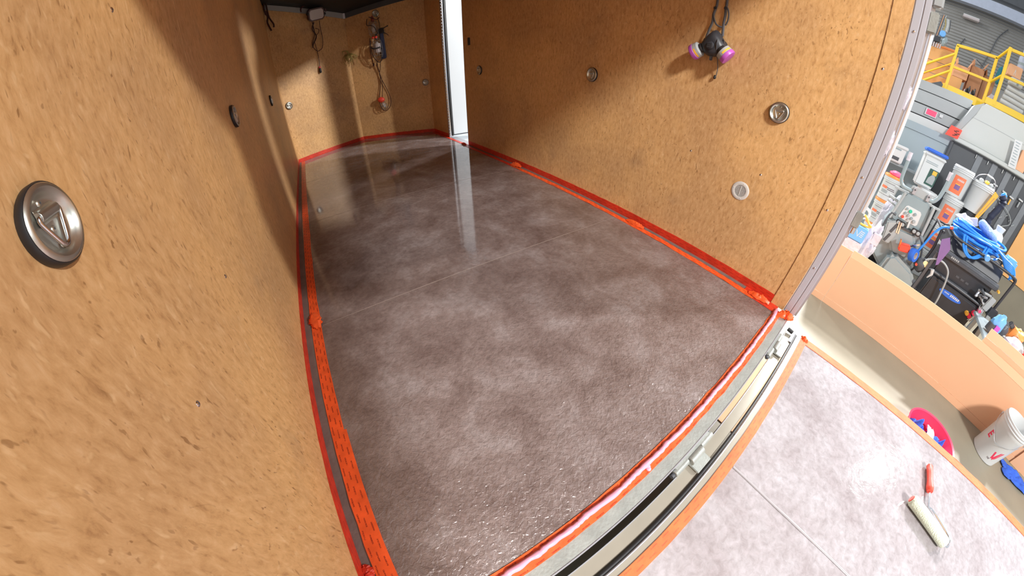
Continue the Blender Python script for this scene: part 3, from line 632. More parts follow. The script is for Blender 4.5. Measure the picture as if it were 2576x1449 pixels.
def cartridge(c, axis, lb):
    ax = Vector(axis).normalized(); mtx = ax.to_track_quat('Z', 'Y').to_matrix()
    cc = Vector(c)
    obj('bayonet', MB().lathe([(0.0, -0.030), (0.022, -0.030), (0.024, -0.026), (0.024, -0.012)], cc, 24, mtx), M['black'], rs)
    fl_ = obj('filter', MB().lathe([(0.0, -0.016), (0.030, -0.016), (0.0385, -0.011), (0.040, 0.006), (0.040, 0.014)], cc, 36, mtx), M['lgrey'], rs, label=lb)
    obj('print_band', MB().lathe([(0.0403, 0.001), (0.0404, 0.010)], cc, 20, mtx, a0=0.3, a1=1.6), M['amber'], fl_)
    obj('magenta_cap', MB().lathe([(0.0400, 0.0135), (0.0412, 0.015), (0.0412, 0.031), (0.0395, 0.0345), (0.033, 0.0360), (0.0, 0.0362)], cc, 36, mtx), M['magenta'], fl_, label='magenta filter cap')
cartridge((-0.050, -0.036, 0.050), (-0.84, -0.54, -0.02), 'grey filter on the left')
cartridge((0.094, -0.034, 0.052), (0.78, -0.60, -0.12), 'grey filter on the right')
def strapmb(pts, wid=0.0062):
    return MB().tube(smoothpath(pts, 5), wid, 8, flat=0.45)
obj('strap', strapmb([(-0.0, 0.62, 0.006), (-0.001, 0.40, 0.010), (-0.003, 0.222, 0.012), (-0.007, 0.189, 0.012), (-0.014, 0.155, 0.013), (-0.012, 0.115, 0.016), (-0.020, 0.075, 0.022), (-0.028, 0.030, 0.026)], 0.0072), M['strap'], rs)
obj('strap', strapmb([(-0.014, 0.158, 0.014), (-0.006, 0.135, 0.018), (0.010, 0.108, 0.020), (0.030, 0.096, 0.020), (0.049, 0.094, 0.018)], 0.0042), M['strap'], rs)
obj('strap', strapmb([(0.044, 0.62, 0.006), (0.046, 0.40, 0.010), (0.047, 0.222, 0.012), (0.047, 0.191, 0.012), (0.049, 0.150, 0.013), (0.048, 0.115, 0.014), (0.054, 0.078, 0.022), (0.058, 0.048, 0.026)], 0.0072), M['strap'], rs)
obj('strap', strapmb([(0.050, 0.196, 0.014), (0.062, 0.182, 0.020), (0.071, 0.158, 0.022), (0.070, 0.128, 0.020), (0.060, 0.104, 0.016)], 0.0042), M['strap'], rs)
for x, y in ((-0.008, 0.188), (0.047, 0.190)): obj('buckle', MB().box((x, y, 0.016), (0.017, 0.012, 0.006)), M['blackp'], rs, bevel=0.0015, seg=1)
for x in (-0.022, 0.070): obj('side_clip', MB().tube(smoothpath([(x - 0.008, -0.002, 0.046), (x - 0.006, 0.022, 0.044), (x + 0.006, 0.026, 0.044), (x + 0.010, 0.004, 0.046)], 5), 0.0035, 8), M['black'], rs)
obj('neck_cord', MB().tube(smoothpath([(0.050, 0.030, 0.060), (0.062, 0.010, 0.082), (0.060, -0.030, 0.070), (0.061, -0.072, 0.040), (0.062, -0.110, 0.020), (0.058, -0.145, 0.012), (0.056, -0.150, 0.010)], 5), [0.0022] * 31, 8), M['strap'], rs)
obj('cord_knot', MB().blob((0.052, -0.158, 0.012), (0.016, 0.022, 0.012), 10, 6, 0.3, 2), M['black'], rs)
# ============================================================ HANGING LED LAMP (left nose wall)
ll = wall_root('led_work_lamp', 'square white-faced work lamp with dark frame hanging on the left nose wall', 'lamp', (0.639, 5.202, 1.936), nL)
tl = Matrix.Rotation(0.30, 4, 'X') @ Matrix.Rotation(0.16, 4, 'Z'); T2 = Matrix.Translation((-0.030, -0.012, 0.085))
def octo(w_, h_, c_): return [(-w_ + c_, -h_), (w_ - c_, -h_), (w_, -h_ + c_), (w_, h_ - c_), (w_ - c_, h_), (-w_ + c_, h_), (-w_, h_ - c_), (-w_, -h_ + c_)]
obj('housing', MB().prism(octo(0.122, 0.082, 0.030), 'z', -0.030, 0.014).xf(T2 @ tl), M['maroon'], ll, bevel=0.006)
obj('lens', MB().prism(octo(0.104, 0.066, 0.024), 'z', 0.012, 0.0185).xf(T2 @ tl), M['lens'], ll, bevel=0.003, label='frosted white lens')
obj('stand', MB().tube(smoothpath([(-0.232, 0.030, 0.06), (-0.225, 0.080, 0.06), (-0.160, 0.120, 0.06), (-0.06, 0.130, 0.05), (0.050, 0.125, 0.05), (0.120, 0.090, 0.06), (0.143, 0.024, 0.06)], 5), 0.009, 8), M['maroon'], ll)
for x in (-0.155, 0.100): obj('knob', MB().cyl((x - 0.012, -0.010, 0.085), (x + 0.012, -0.006, 0.085), 0.018, seg=14), M['black'], ll, bevel=0.002)
def cord(pts, r_=0.0045, par=None, m='cordk', n=5, nm='cord'): return obj(nm, MB().tube(smoothpath(pts, n), r_, 6), M[m], par)
zz = 0.022
cord([(0.027, -0.095, 0.05), (0.040, -0.210, zz), (0.050, -0.327, zz), (0.026, -0.453, zz), (-0.020, -0.492, zz), (-0.072, -0.498, zz), (-0.124, -0.421, zz), (-0.095, -0.342, zz), (-0.060, -0.264, zz), (-0.060, -0.181, zz), (-0.084, -0.100, 0.04)], par=ll)
cord([(-0.072, -0.10, 0.05), (-0.073, -0.181, 0.03), (-0.050, -0.291, 0.03), (-0.085, -0.37, 0.03), (-0.068, -0.482, zz), (-0.065, -0.62, zz), (-0.073, -0.745, zz)], 0.0042, ll)
cord([(-0.060, -0.115, 0.05), (-0.090, -0.2, 0.03), (-0.045, -0.30, 0.03), (-0.110, -0.40, 0.03), (-0.125, -0.45, zz)], 0.008, ll)
cord([(-0.046, -0.195, 0.04), (-0.027, -0.195, 0.035), (0.008, -0.213, 0.03), (-0.005, -0.256, 0.03), (-0.046, -0.285, 0.03)], 0.004, ll)
pl = obj('plug', MB().tube([(-0.072, -0.735, zz), (-0.073, -0.750, zz), (-0.074, -0.790, zz), (-0.074, -0.806, zz)], [0.007, 0.015, 0.019, 0.010], 12), M['black'], ll)
obj('plug_collar', MB().tube([(-0.073, -0.715, zz), (-0.073, -0.738, zz)], [0.010, 0.014], 10), M['redprint'], ll)
# ============================================================ CAGED LAMPS (right nose wall)
def caged(name, label, origin, cx, y0, length, rad, z, col, par_group, tilt=0.0, handle=True):
    """caged inspection lamp, axis downwards, top at y0"""
    g = wall_root(name, label, 'lamp', origin, nR, par_group)
    R_ = Matrix.Translation((cx, y0, z)) @ Matrix.Rotation(tilt, 4, 'Z')
    n = 12
    if handle: obj('socket', MB().tube([(0, 0.075, 0), (0, 0.045, 0), (0, 0.0, 0), (0, -0.012, 0)], [0.012, 0.020, 0.025, 0.022], 16).xf(R_), M[col], g, bevel=0.002)
    for a in range(n):
        th = 2 * PI * a / n
        pth = [(rad * k * math.cos(th), -t * length, rad * k * math.sin(th)) for t, k in ((0, 0.62), (0.15, 0.86), (0.45, 1.0), (0.75, 0.92), (0.92, 0.62), (1.0, 0.12))]
        obj('cage_wire', MB().tube(smoothpath(pth, 3), 0.0022, 5).xf(R_), M['cage'], g)
    for t, k in ((0.12, 0.84), (0.45, 1.01), (0.78, 0.90)):
        obj('cage_hoop', MB().tube([(rad * k * math.cos(2 * PI * i / 20), -t * length, rad * k * math.sin(2 * PI * i / 20)) for i in range(20)], 0.0026, 5, closed=True).xf(R_), M['cage'], g)
    obj('bulb', MB().blob((0, -length * 0.42, 0), (rad * 1.1, length * 0.6, rad * 1.1), 16, 10).xf(R_), M['bulb'], g)
    return g
HO = (1.482, 5.193, 1.912)
gg = 'caged inspection lamps on the right nose wall'
c1 = caged('caged_lamp', 'upper caged inspection lamp with faded red socket hung from the high ring', HO, -0.040, -0.165, 0.235, 0.072, 0.085, 'fadedred', gg)
cord([(-0.09, -0.10, 0.08), (-0.03, -0.13, 0.15), (0.03, -0.16, 0.13), (0.055, -0.12, 0.06)], 0.006, c1)
cord([(-0.11, -0.13, 0.12), (-0.115, -0.22, 0.14), (-0.05, -0.235, 0.175), (0.0, -0.27, 0.17), (0.02, -0.36, 0.12)], 0.005, c1, m='black')
c2 = caged('caged_lamp', 'middle caged inspection lamp with two red bosses, tangled with black cord', HO, -0.015, -0.425, 0.30, 0.072, 0.080, 'blackp', gg)
for x in (-0.050, -0.006): obj('boss', MB().blob((x, -0.402, 0.125), (0.040, 0.040, 0.030), 14, 8), M['redh'], c2, label='red round boss')
cord([(-0.11, -0.40, 0.08), (-0.125, -0.52, 0.10), (-0.128, -0.65, 0.07), (-0.118, -0.75, 0.05)], 0.005, c2)
cord([(-0.095, -0.44, 0.12), (-0.100, -0.58, 0.13), (-0.07, -0.70, 0.12), (-0.015, -0.765, 0.08), (0.035, -0.70, 0.10), (0.045, -0.55, 0.12)], 0.0055, c2, m='black')
cord([(-0.10, -0.54, 0.14), (-0.04, -0.565, 0.165), (0.04, -0.55, 0.14)], 0.009, c2, m='black')
obj('bulb_sleeve', MB().tube([(-0.015, -0.49, 0.08), (-0.015, -0.62, 0.08)], [0.048, 0.048], 16), M['lens'], c2, label='white lamp sleeve')  # pale tube around the bulb
obj('plug', MB().blob((-0.118, -0.785, 0.04), (0.028, 0.055, 0.025), 10, 8), M['cordk'], c2)
c3 = caged('caged_lamp', 'lowest caged lamp with orange-red cap dangling on a long looped cord', HO, -0.070, -1.355, 0.135, 0.052, 0.060, 'orange', gg, tilt=0.45)
obj('cap', MB().blob((-0.070, -1.318, 0.075), (0.110, 0.085, 0.075), 16, 10), M['redh'], c3, label='orange-red cap')
cord([(-0.055, -0.745, 0.05), (-0.062, -0.83, 0.03), (-0.049, -0.927, 0.025), (-0.031, -1.019, 0.025), (-0.041, -1.168, 0.03), (-0.05, -1.285, 0.06)], 0.0042, c3)
cord([(-0.006, -0.755, 0.05), (-0.035, -0.87, 0.025), (-0.053, -0.956, 0.02), (0.005, -1.114, 0.02), (0.057, -1.272, 0.02), (0.058, -1.407, 0.03), (-0.026, -1.50, 0.03), (-0.097, -1.45, 0.03), (-0.110, -1.312, 0.03), (-0.066, -1.105, 0.02), (-0.045, -0.94, 0.03), (-0.070, -0.76, 0.05)], 0.0046, c3)
cg = wall_root('applicator_gun', 'dark blue long tool pouch with black grip hanging beside the caged lamps', 'tool', HO, nR)
obj('pouch', MB().prism([(0.030, -0.355), (0.082, -0.345), (0.090, -0.690), (0.084, -0.716), (0.016, -0.722), (0.012, -0.70)], 'z', 0.02, 0.062), M['navy'], cg, bevel=0.007)
obj('pouch_fold', MB().prism([(0.040, -0.370), (0.052, -0.370), (0.050, -0.70), (0.030, -0.70)], 'z', 0.058, 0.070), M['navy'], cg, bevel=0.004)
obj('grip', MB().prism([(0.010, -0.285), (0.095, -0.270), (0.098, -0.350), (0.014, -0.358)], 'z', 0.015, 0.070), M['black'], cg, bevel=0.008)
obj('lever', MB().tube([(0.085, -0.285, 0.05), (0.130, -0.268, 0.05), (0.166, -0.255, 0.05)], [0.008, 0.006, 0.007], 8), M['black'], cg)
obj('trigger', MB().tube([(0.090, -0.345, 0.05), (0.130, -0.365, 0.05), (0.158, -0.395, 0.05)], [0.007, 0.005, 0.004], 8), M['black'], cg)
obj('hanging_loop', MB().tube(smoothpath([(0.04, -0.28, 0.03), (0.03, -0.16, 0.02), (0.0, -0.06, 0.018)], 5), 0.004, 6), M['black'], cg)
# ============================================================ TIE BUNCH, STRAP
tb = wall_root('tie_bunch', 'spiky bunch of straw-coloured ties stuck at the nose corner', 'ties', (1.050, 5.400, 1.285), (0, -1, 0))
rnd = random.Random(4)
for i in range(30):
    a = rnd.uniform(-2.9, -0.2); l_ = rnd.uniform(0.07, 0.17); x0 = rnd.uniform(-0.07, 0.02); y0 = 0.07 - abs(x0) * 0.3
    c_ = rnd.uniform(-0.05, 0.05)
    p2_ = (x0 + 0.03 + l_ * math.cos(a) * 0.55, y0 - abs(l_ * math.sin(a)) * 1.0 - 0.02, 0.05 + rnd.uniform(0, 0.03))
    obj('tie', MB().tube(smoothpath([(x0, y0, 0.03), ((x0 + p2_[0]) / 2 + c_, (y0 + p2_[1]) / 2, 0.07), p2_], 4), 0.0034, 5), M['straw'], tb)
for i in range(5): obj('tie', MB().tube(smoothpath([(-0.09, 0.03, 0.03), (-0.10, 0.085 + i * 0.004, 0.05), (-0.05 + i * 0.008, 0.10, 0.06), (-0.02, 0.05, 0.05)], 5), 0.0034, 5), M['straw'], tb)
st = root('hanging_strap', 'dark red webbing strap dangling in the front left corner', 'strap', (0.030, 4.84, 2.0))
obj('strap_tail', MB().tube(smoothpath([(0.0, 0.0, 0.14), (-0.01, 0, 0.02), (0.015, 0.01, -0.06), (0.0, 0, -0.13), (0.03, 0.0, -0.235)], 5), 0.019, 8, flat=0.6), M['cordk'], st)
obj('strap_tail', MB().tube(smoothpath([(0.02, 0.0, 0.14), (0.025, 0, 0.0), (0.035, 0.0, -0.08), (0.070, -0.0, -0.16), (0.066, 0, -0.20)], 5), 0.017, 8, flat=0.6), M['cordk'], st)
obj('buckle', MB().box((0.008, 0.0, -0.01), (0.045, 0.02, 0.05)), M['maroon'], st, bevel=0.004)
# ============================================================ PAINT ROLLER on the ramp
rr_ = 0.026
r0 = Vector((1.560, -0.960, RZ + 0.0)); 
pr = root('paint_roller', 'paint roller with pale green nap and orange handle lying on the ramp', 'paint roller', (1.56, -0.96, RZ))
RA = Vector((0.0, 0.0, rr_ + 0.001)); RB = Vector((-0.060, -0.232, rr_ + 0.001))
sl2 = obj('nap_sleeve', MB().tube([RA, RA + (RB - RA) * 0.02, RA + (RB - RA) * 0.05, RA + (RB - RA) * 0.95, RA + (RB - RA) * 0.985, RB], [rr_ - 0.008, rr_ - 0.003, rr_, rr_, rr_ - 0.003, rr_ - 0.009], 32), M['fuzz'], pr)
obj('end_cap', MB().tube([RA - (RB - RA) * 0.012, RA + (RB - RA) * 0.004], [0.0155, 0.0165], 24), M['redh'], pr, bevel=0.001, label='orange end cap')
obj('wire_frame', MB().tube(smoothpath([RB + Vector((0.002, 0.01, 0)), RB + Vector((-0.004, -0.014, 0.0)), RB + Vector((0.020, -0.024, 0.0)), RB + Vector((0.058, -0.022, -0.008)), Vector((0.055, -0.150, 0.012)), Vector((0.055, -0.118, 0.012)), Vector((0.090, -0.110, 0.016)), Vector((0.150, -0.106, 0.020))], 4), 0.0042, 8), M['chrome'], pr)
h0 = Vector((0.128, -0.107, 0.018)); h1 = Vector((0.268, -0.088, 0.019))
obj('handle', MB().tube([h0 + (h1 - h0) * t for t in (0, 0.06, 0.14, 0.4, 0.7, 0.95, 1.0)], [0.014, 0.0165, 0.0175, 0.0135, 0.0140, 0.0155, 0.012], 16), M['redh'], pr, label='orange ribbed handle')
obj('handle_tip', MB().cyl(h1, h1 + (h1 - h0) * 0.07, 0.006, seg=12), M['white'], pr)
# ============================================================ TUB AND CLOTHS, BUCKET, TOWEL
GZ = -0.5
tb2 = root('red_tub', 'crimson plastic tub holding blue cloths, beside the ramp', 'tub', (2.60, -1.395, GZ))
tb2.scale = (0.84, 0.84, 0.92)
obj('shell', MB().lathe([(0.0, 0.004), (0.185, 0.004), (0.195, 0.012), (0.245, 0.17), (0.258, 0.178), (0.262, 0.172), (0.250, 0.16), (0.202, 0.012), (0.19, 0.0), (0.0, 0.0)], seg=44), M['crimson'], tb2)
obj('handle', MB().tube(smoothpath([(-0.25, 0.02, 0.17), (-0.275, 0.0, 0.185), (-0.275, -0.06, 0.185), (-0.245, -0.08, 0.17)], 5), 0.008, 8), M['crimson'], tb2)
def cloth(name, label, c, size, seed, m='blue', peak=None):
    mb = MB(); n = 26
    for i in range(n + 1):
        for j in range(n + 1):
            x = (i / n - 0.5); y = (j / n - 0.5); rr = math.hypot(x, y) * 2; 
            e = 1 - min(1, rr ** 3) * 0.55
            nx = noise.noise(Vector((x * 3.1 + seed, y * 3.1, seed))); n2 = abs(noise.noise(Vector((x * 6 + seed, y * 6, seed * 2))))
            z = size[2] * (0.35 + 0.5 * nx + 0.75 * n2) * e
            if peak and math.hypot(x - peak[0], y - peak[1]) < 0.16: z += size[2] * 1.1 * (1 - math.hypot(x - peak[0], y - peak[1]) / 0.16)
            ang = 0.5 * noise.noise(Vector((x * 2, y * 2, seed * 4)))
            mb.v.append((c[0] + (x * math.cos(ang) - y * math.sin(ang)) * size[0] * (1 + 0.16 * nx), c[1] + (x * math.sin(ang) + y * math.cos(ang)) * size[1] * (1 + 0.16 * nx), c[2] + max(0.004, z)))
    for i in range(n):
        for j in range(n): a = i * (n + 1) + j; mb.f.append((a, a + n + 1, a + n + 2, a + 1))
    o = tag(obj(name, mb, M[m]), label, 'cloth')
    md = o.modifiers.new('thick', 'SOLIDIFY'); md.thickness = 0.004; md.offset = -1
    return o
cloth('blue_cloth', 'crumpled dark blue cloth in the red tub, farther half', (2.66, -1.32, GZ + 0.055), (0.19, 0.15, 0.07), 2.3, peak=(-0.1, 0.25))
cloth('blue_cloth', 'crumpled blue cloth in the red tub, nearer half spilling over the rim', (2.64, -1.49, GZ + 0.06), (0.20, 0.16, 0.08), 6.1, peak=(0.2, -0.2))
cloth('white_rag', 'small white rag between the blue cloths in the red tub', (2.70, -1.43, GZ + 0.10), (0.13, 0.06, 0.02), 3.3, 'white')
cloth('blue_towel', 'blue towel lying on the concrete behind the white bucket', (3.27, -2.62, GZ), (0.17, 0.36, 0.05), 9.4)
def on_cyl(mb_pts, c, r_, a0, z0, tp=0.0, e=0.0009):
    """flat polygon (s along circumference, h up) wrapped on a cylinder/taper"""
    out = []
    for s_, h_ in mb_pts:
        rr = r_ + tp * (z0 + h_) + e; a = a0 + s_ / rr; out.append((c[0] + rr * math.cos(a), c[1] + rr * math.sin(a), c[2] + z0 + h_))
    return out
def wrap_rect(c, r_, a0, z0, s0, s1, h0, h1, tp=0.0, e=0.0009, n=8):
    mb = MB(); prev = None
    for i in range(n + 1):
        s_ = s0 + (s1 - s0) * i / n; p = on_cyl([(s_, h0), (s_, h1)], c, r_, a0, z0, tp, e)
        if prev: mb.quad(prev[0], p[0], p[1], prev[1])
        prev = p
    return mb
def wrap_poly(c, r_, a0, z0, polys, tp=0.0, e=0.0012):
    mb = MB()
    for poly in polys:
        n = len(mb.v); mb.v += on_cyl(poly, c, r_, a0, z0, tp, e); mb.f.append(tuple(range(n, n + len(poly))))
    return mb
bk = root('white_bucket', 'white plastic bucket with red print standing on the concrete', 'bucket', (3.237, -2.185, GZ))
r0b, tp = 0.131, 0.030
obj('body', MB().lathe([(0.0, 0.0), (r0b - 0.006, 0.0), (r0b, 0.005), (r0b + tp * 0.285, 0.285), (r0b + tp * 0.29 + 0.004, 0.292), (r0b + tp * 0.3 + 0.004, 0.325), (r0b + tp * 0.3 + 0.011, 0.327), (r0b + tp * 0.3 + 0.011, 0.333), (r0b + tp * 0.3 + 0.005, 0.336), (r0b + tp * 0.3 + 0.005, 0.346), (r0b + tp * 0.3 + 0.011, 0.348), (r0b + tp * 0.3 + 0.011, 0.354), (r0b + tp * 0.3 + 0.005, 0.357), (r0b + tp * 0.3 + 0.006, 0.372), (r0b + tp * 0.3 + 0.002, 0.375), (r0b + tp * 0.3, 0.37), (r0b, 0.02), (0, 0.012)], seg=64), M['white'], bk)
ac = math.atan2(2.15, -2.9)      # side of the bucket facing the trailer
aE = ac - 0.72; sgn = 1
E_ = [[(0, 0), (0.012, 0), (0.012, 0.060), (0, 0.060)], [(0.012, 0), (0.036, 0), (0.036, 0.012), (0.012, 0.012)], [(0.012, 0.024), (0.032, 0.024), (0.032, 0.036), (0.012, 0.036)], [(0.012, 0.048), (0.036, 0.048), (0.036, 0.060), (0.012, 0.060)]]
obj('letter_E', wrap_poly((0, 0, 0), r0b, aE, 0.145, E_, tp), M['redprint'], bk, label='red letter E')
lg = [[(0.0, 0.070), (0.020, 0.0), (0.030, 0.020), (0.012, 0.075)], [(0.026, 0.014), (0.042, -0.002), (0.060, 0.100), (0.048, 0.090)], [(0.046, 0.010), (0.056, 0.020), (0.078, 0.105), (0.066, 0.098)]]
obj('emblem', wrap_poly((0, 0, 0), r0b, ac + 0.42, 0.060, lg, tp), M['redprint'], bk, label='red angular emblem')
TH = []
def bar(x, y, w_, h_): TH.append([(x, y), (x + w_, y), (x + w_, y + h_), (x, y + h_)])
bar(0, 0.012, 0.008, 0.002); bar(0.003, 0, 0.002, 0.012); bar(0.010, 0, 0.002, 0.014); bar(0.016, 0, 0.002, 0.014); bar(0.012, 0.006, 0.004, 0.002)
bar(0.021, 0, 0.002, 0.014); bar(0.023, 0.012, 0.004, 0.002); bar(0.023, 0.006, 0.004, 0.002); bar(0.023, 0, 0.004, 0.002)
obj('lettering', wrap_poly((0, 0, 0), r0b, ac + 0.36, 0.045, TH, tp), M['print'], bk, label='small dark word THE')
rb = r0b + tp * 0.3 + 0.012
obj('bail', MB().tube(smoothpath([(rb * math.cos(ac - 0.0 + s_ * 1.55), rb * math.sin(ac + s_ * 1.55), 0.305 - 0.13 * (1 - abs(s_)) ** 0.8) for s_ in (-1, -0.9, -0.6, -0.3, 0, 0.3, 0.6, 0.9, 1)], 4), 0.0020, 6), M['alu'], bk)
for s_ in (-1.55, 1.55): obj('bail_ear', MB().cyl((rb * 0.97 * math.cos(ac + s_), rb * 0.97 * math.sin(ac + s_), 0.305), (rb * 1.04 * math.cos(ac + s_), rb * 1.04 * math.sin(ac + s_), 0.305), 0.013, seg=14), M['white'], bk, bevel=0.002)
# ============================================================ OUTSIDE: GROUND
gr = struct('ground', MB().span((-8, -14, GZ - 0.2), (24, 14, GZ)), M['conc'])
tag(obj('cardboard_sheet', MB().span((1.62, -1.0, GZ), (2.55, 0.9, GZ + 0.006)), M['card'], bevel=0.002), 'flat cardboard sheet on the ground under the ramp hinge', 'cardboard')
# upright cardboard barrier
cb = root('cardboard_barrier', 'long upright cardboard sheet with scored flaps standing beside the ramp', 'cardboard', (3.55, -1.6, GZ))
a_ = Vector((3.612, -0.165, 0)); b_ = Vector((3.385, -3.3, 0)); dcb = (b_ - a_).normalized(); ncb = Vector((-dcb.y, dcb.x, 0)); ncb = ncb if ncb.x < 0 else -ncb
def cardpanel(s0, s1, z0, z1, lean=0.0, o_=0.0, m='card', par=cb, lb=None):
    p = [a_ + dcb * s0, a_ + dcb * s1]; mb = MB(); t = 0.005
    q = [p[0] + Vector((0, 0, z0)), p[1] + Vector((0, 0, z0)), p[1] + Vector((0, 0, z1)) - ncb * lean, p[0] + Vector((0, 0, z1)) - ncb * lean]
    q = [x + ncb * o_ for x in q]; q2 = [x - ncb * t for x in q]
    mb.v = [tuple(x) for x in q + q2]; mb.f = [(0, 1, 2, 3), (7, 6, 5, 4), (0, 4, 5, 1), (1, 5, 6, 2), (2, 6, 7, 3), (3, 7, 4, 0)]
    return obj('cardboard_panel', mb, M[m], par, world=True, smooth=False, label=lb)
cardpanel(0.142, 3.1, GZ + 0.062, -0.004, 0.0)
cardpanel(0.142, 3.1, GZ + 0.001, GZ + 0.0605, 0.0, 0.004)
cardpanel(0.142, 3.1, -0.0025, 0.058, 0.018)
cardpanel(0.0, 0.140, GZ + 0.062, 0.045, 0.012, 0.002); cardpanel(0.0, 0.140, GZ + 0.001, GZ + 0.0605, 0, 0.006)
cb2 = root('cardboard_barrier', 'second taller cardboard sheet overlapping behind the first', 'cardboard', (3.5, -2.5, GZ))
cardpanel(1.43, 3.4, GZ + 0.001, 0.10, 0.0, -0.03, par=cb2); cardpanel(1.43, 3.4, 0.102, 0.175, 0.02, -0.03, par=cb2)
cb3 = root('cardboard_strip', 'pale cardboard flap leaning on the barrier behind the white bucket', 'cardboard', (3.45, -2.65, GZ))
st3 = MB(); s3 = [a_ + dcb * 2.42, a_ + dcb * 2.56]
st3.v = [tuple(x + ncb * 0.012 + Vector((0, 0, z))) for x, z in ((s3[0], GZ + 0.002), (s3[1], GZ + 0.002), (s3[1], 0.04), (s3[0], 0.04))]; st3.v += [tuple(Vector(x) + ncb * 0.005) for x in st3.v]
st3.f = [(3, 2, 1, 0), (4, 5, 6, 7), (0, 1, 5, 4), (1, 2, 6, 5), (2, 3, 7, 6), (3, 0, 4, 7)]
obj('cardboard_panel', st3, M['card'], cb3, world=True, smooth=False)
# ============================================================ PAILS
def pail(name, label, cat, x, y, z, h=0.37, r_=0.135, tp=0.04, lid=None, body='white', lab=None, group=None, rimmed=True):
    o = root(name, label, cat, (x, y, z), group)
    rt_ = r_ + tp * h
    prof = [(0, 0), (r_ - 0.005, 0), (r_, 0.005), (r_ + tp * h * 0.78, h * 0.78)]
    if rimmed:
        for k in (0.80, 0.86, 0.92): prof += [(rt_ + 0.002, h * k), (rt_ + 0.009, h * k + 0.002), (rt_ + 0.009, h * k + 0.007), (rt_ + 0.002, h * k + 0.009)]
    prof += [(rt_, h), (rt_ - 0.004, h), (rt_ - 0.006, h - 0.01), (0, h - 0.015)]
    obj('body', MB().lathe(prof, seg=40), M[body], o)
    if lid:
        obj('lid', MB().lathe([(0, h + 0.012), (rt_ - 0.01, h + 0.014), (rt_ + 0.006, h + 0.012), (rt_ + 0.011, h + 0.004), (rt_ + 0.011, h - 0.022), (rt_ + 0.004, h - 0.022)], seg=40), M[lid], o)
    ang = math.atan2(-0.04 - y, 0.34 - x)
    if lab == 'orange':
        L_ = obj('label', wrap_rect((0, 0, 0), r_, ang, 0, -0.085, 0.085, h * 0.10, h * 0.68, tp), M['label'], o)
        rl = []
        for i in range(9): x0 = -0.035 + i * 0.0115; rl.append([(x0, h * 0.53), (x0 + 0.008, h * 0.53), (x0 + 0.010, h * 0.53 + 0.022 + 0.006 * (i % 2)), (x0 + 0.003, h * 0.53 + 0.022 + 0.006 * (i % 2))])
        obj('script', wrap_poly((0, 0, 0), r_, ang, 0, rl, tp, 0.0018), M['white'], L_)
        obj('picture', wrap_rect((0, 0, 0), r_, ang, 0, -0.030, 0.045, h * 0.24, h * 0.40, tp, 0.0018), M['purple'], L_)
        obj('picture_edge', wrap_rect((0, 0, 0), r_, ang, 0, -0.030, 0.030, h * 0.40, h * 0.43, tp, 0.0018), M['amber'], L_)
    if lab == 'lines':
        for z0, z1, mm, s0, s1 in ((0.70, 0.715, 'print', -0.1, 0.14), (0.46, 0.56, 'label', -0.12, -0.03), (0.50, 0.525, 'print', -0.03, 0.09), (0.44, 0.465, 'print', -0.02, 0.10), (0.28, 0.40, 'lgrey', -0.10, 0.0), (0.20, 0.215, 'print', -0.14, 0.14)):
            obj('print_line', wrap_rect((0, 0, 0), r_, ang, 0, s0, s1, h * z0, h * z1, tp), M[mm], o)
    return o
PX = 6.4
# left stack, three lidded pails
gs = 'stack of lidded pails by the rear post'
pail('lidded_pail', 'top pail of the stack beside the rear post, orange lid', 'pail', PX, -0.545, 0.205, 0.355, 0.118, 0.035, 'orange', 'white', 'lines', gs)
pail('lidded_pail', 'middle pail of the stack beside the rear post, orange lid under the top one', 'pail', PX, -0.565, -0.165, 0.355, 0.118, 0.035, 'orange', 'white', 'lines', gs)
pail('lidded_pail', 'bottom pail of the stack beside the rear post', 'pail', PX, -0.585, -0.498, 0.318, 0.118, 0.035, 'orange', 'white', 'lines', gs)
pk = root('pink_bowl', 'pink rounded lump with clear wrap on the top orange lid', 'bowl', (PX - 0.02, -0.55, 0.572))
obj('dome', MB().blob((0, 0, 0.025), (0.19, 0.19, 0.09), 18, 10, 0.2, 4), M['pinkp'], pk); obj('wrap', MB().blob((0.0, -0.08, 0.02), (0.08, 0.05, 0.05), 12, 8, 0.5, 5), M['white'], pk)
wt = root('white_tub', 'square white tub with grey print standing behind the left pails', 'tub', (6.75, -0.48, 0.74))
obj('body', MB().box((0, 0, 0.11), (0.20, 0.19, 0.22)), M['white'], wt, bevel=0.012); obj('lid', MB().box((0, 0, 0.235), (0.22, 0.225, 0.045)), M['white'], wt, bevel=0.01)
obj('print_line', MB().box((-0.101, 0.025, 0.19), (0.002, 0.09, 0.022)), M['mgrey'], wt); obj('print_line', MB().box((-0.101, 0.03, 0.055), (0.002, 0.13, 0.05)), M['dgrey'], wt)
sh = root('shelf_board', 'slate grey shelf board behind the left pails', 'shelf', (6.8, -0.7, 0.70)); obj('board', MB().box((0.05, 0.0, 0.02), (0.28, 0.7, 0.035)), M['slate'], sh, bevel=0.003)
for sy in (-0.3, 0.3): obj('leg', MB().box((0.12, sy, -0.60), (0.04, 0.04, 1.20)), M['slate'], sh, bevel=0.003)
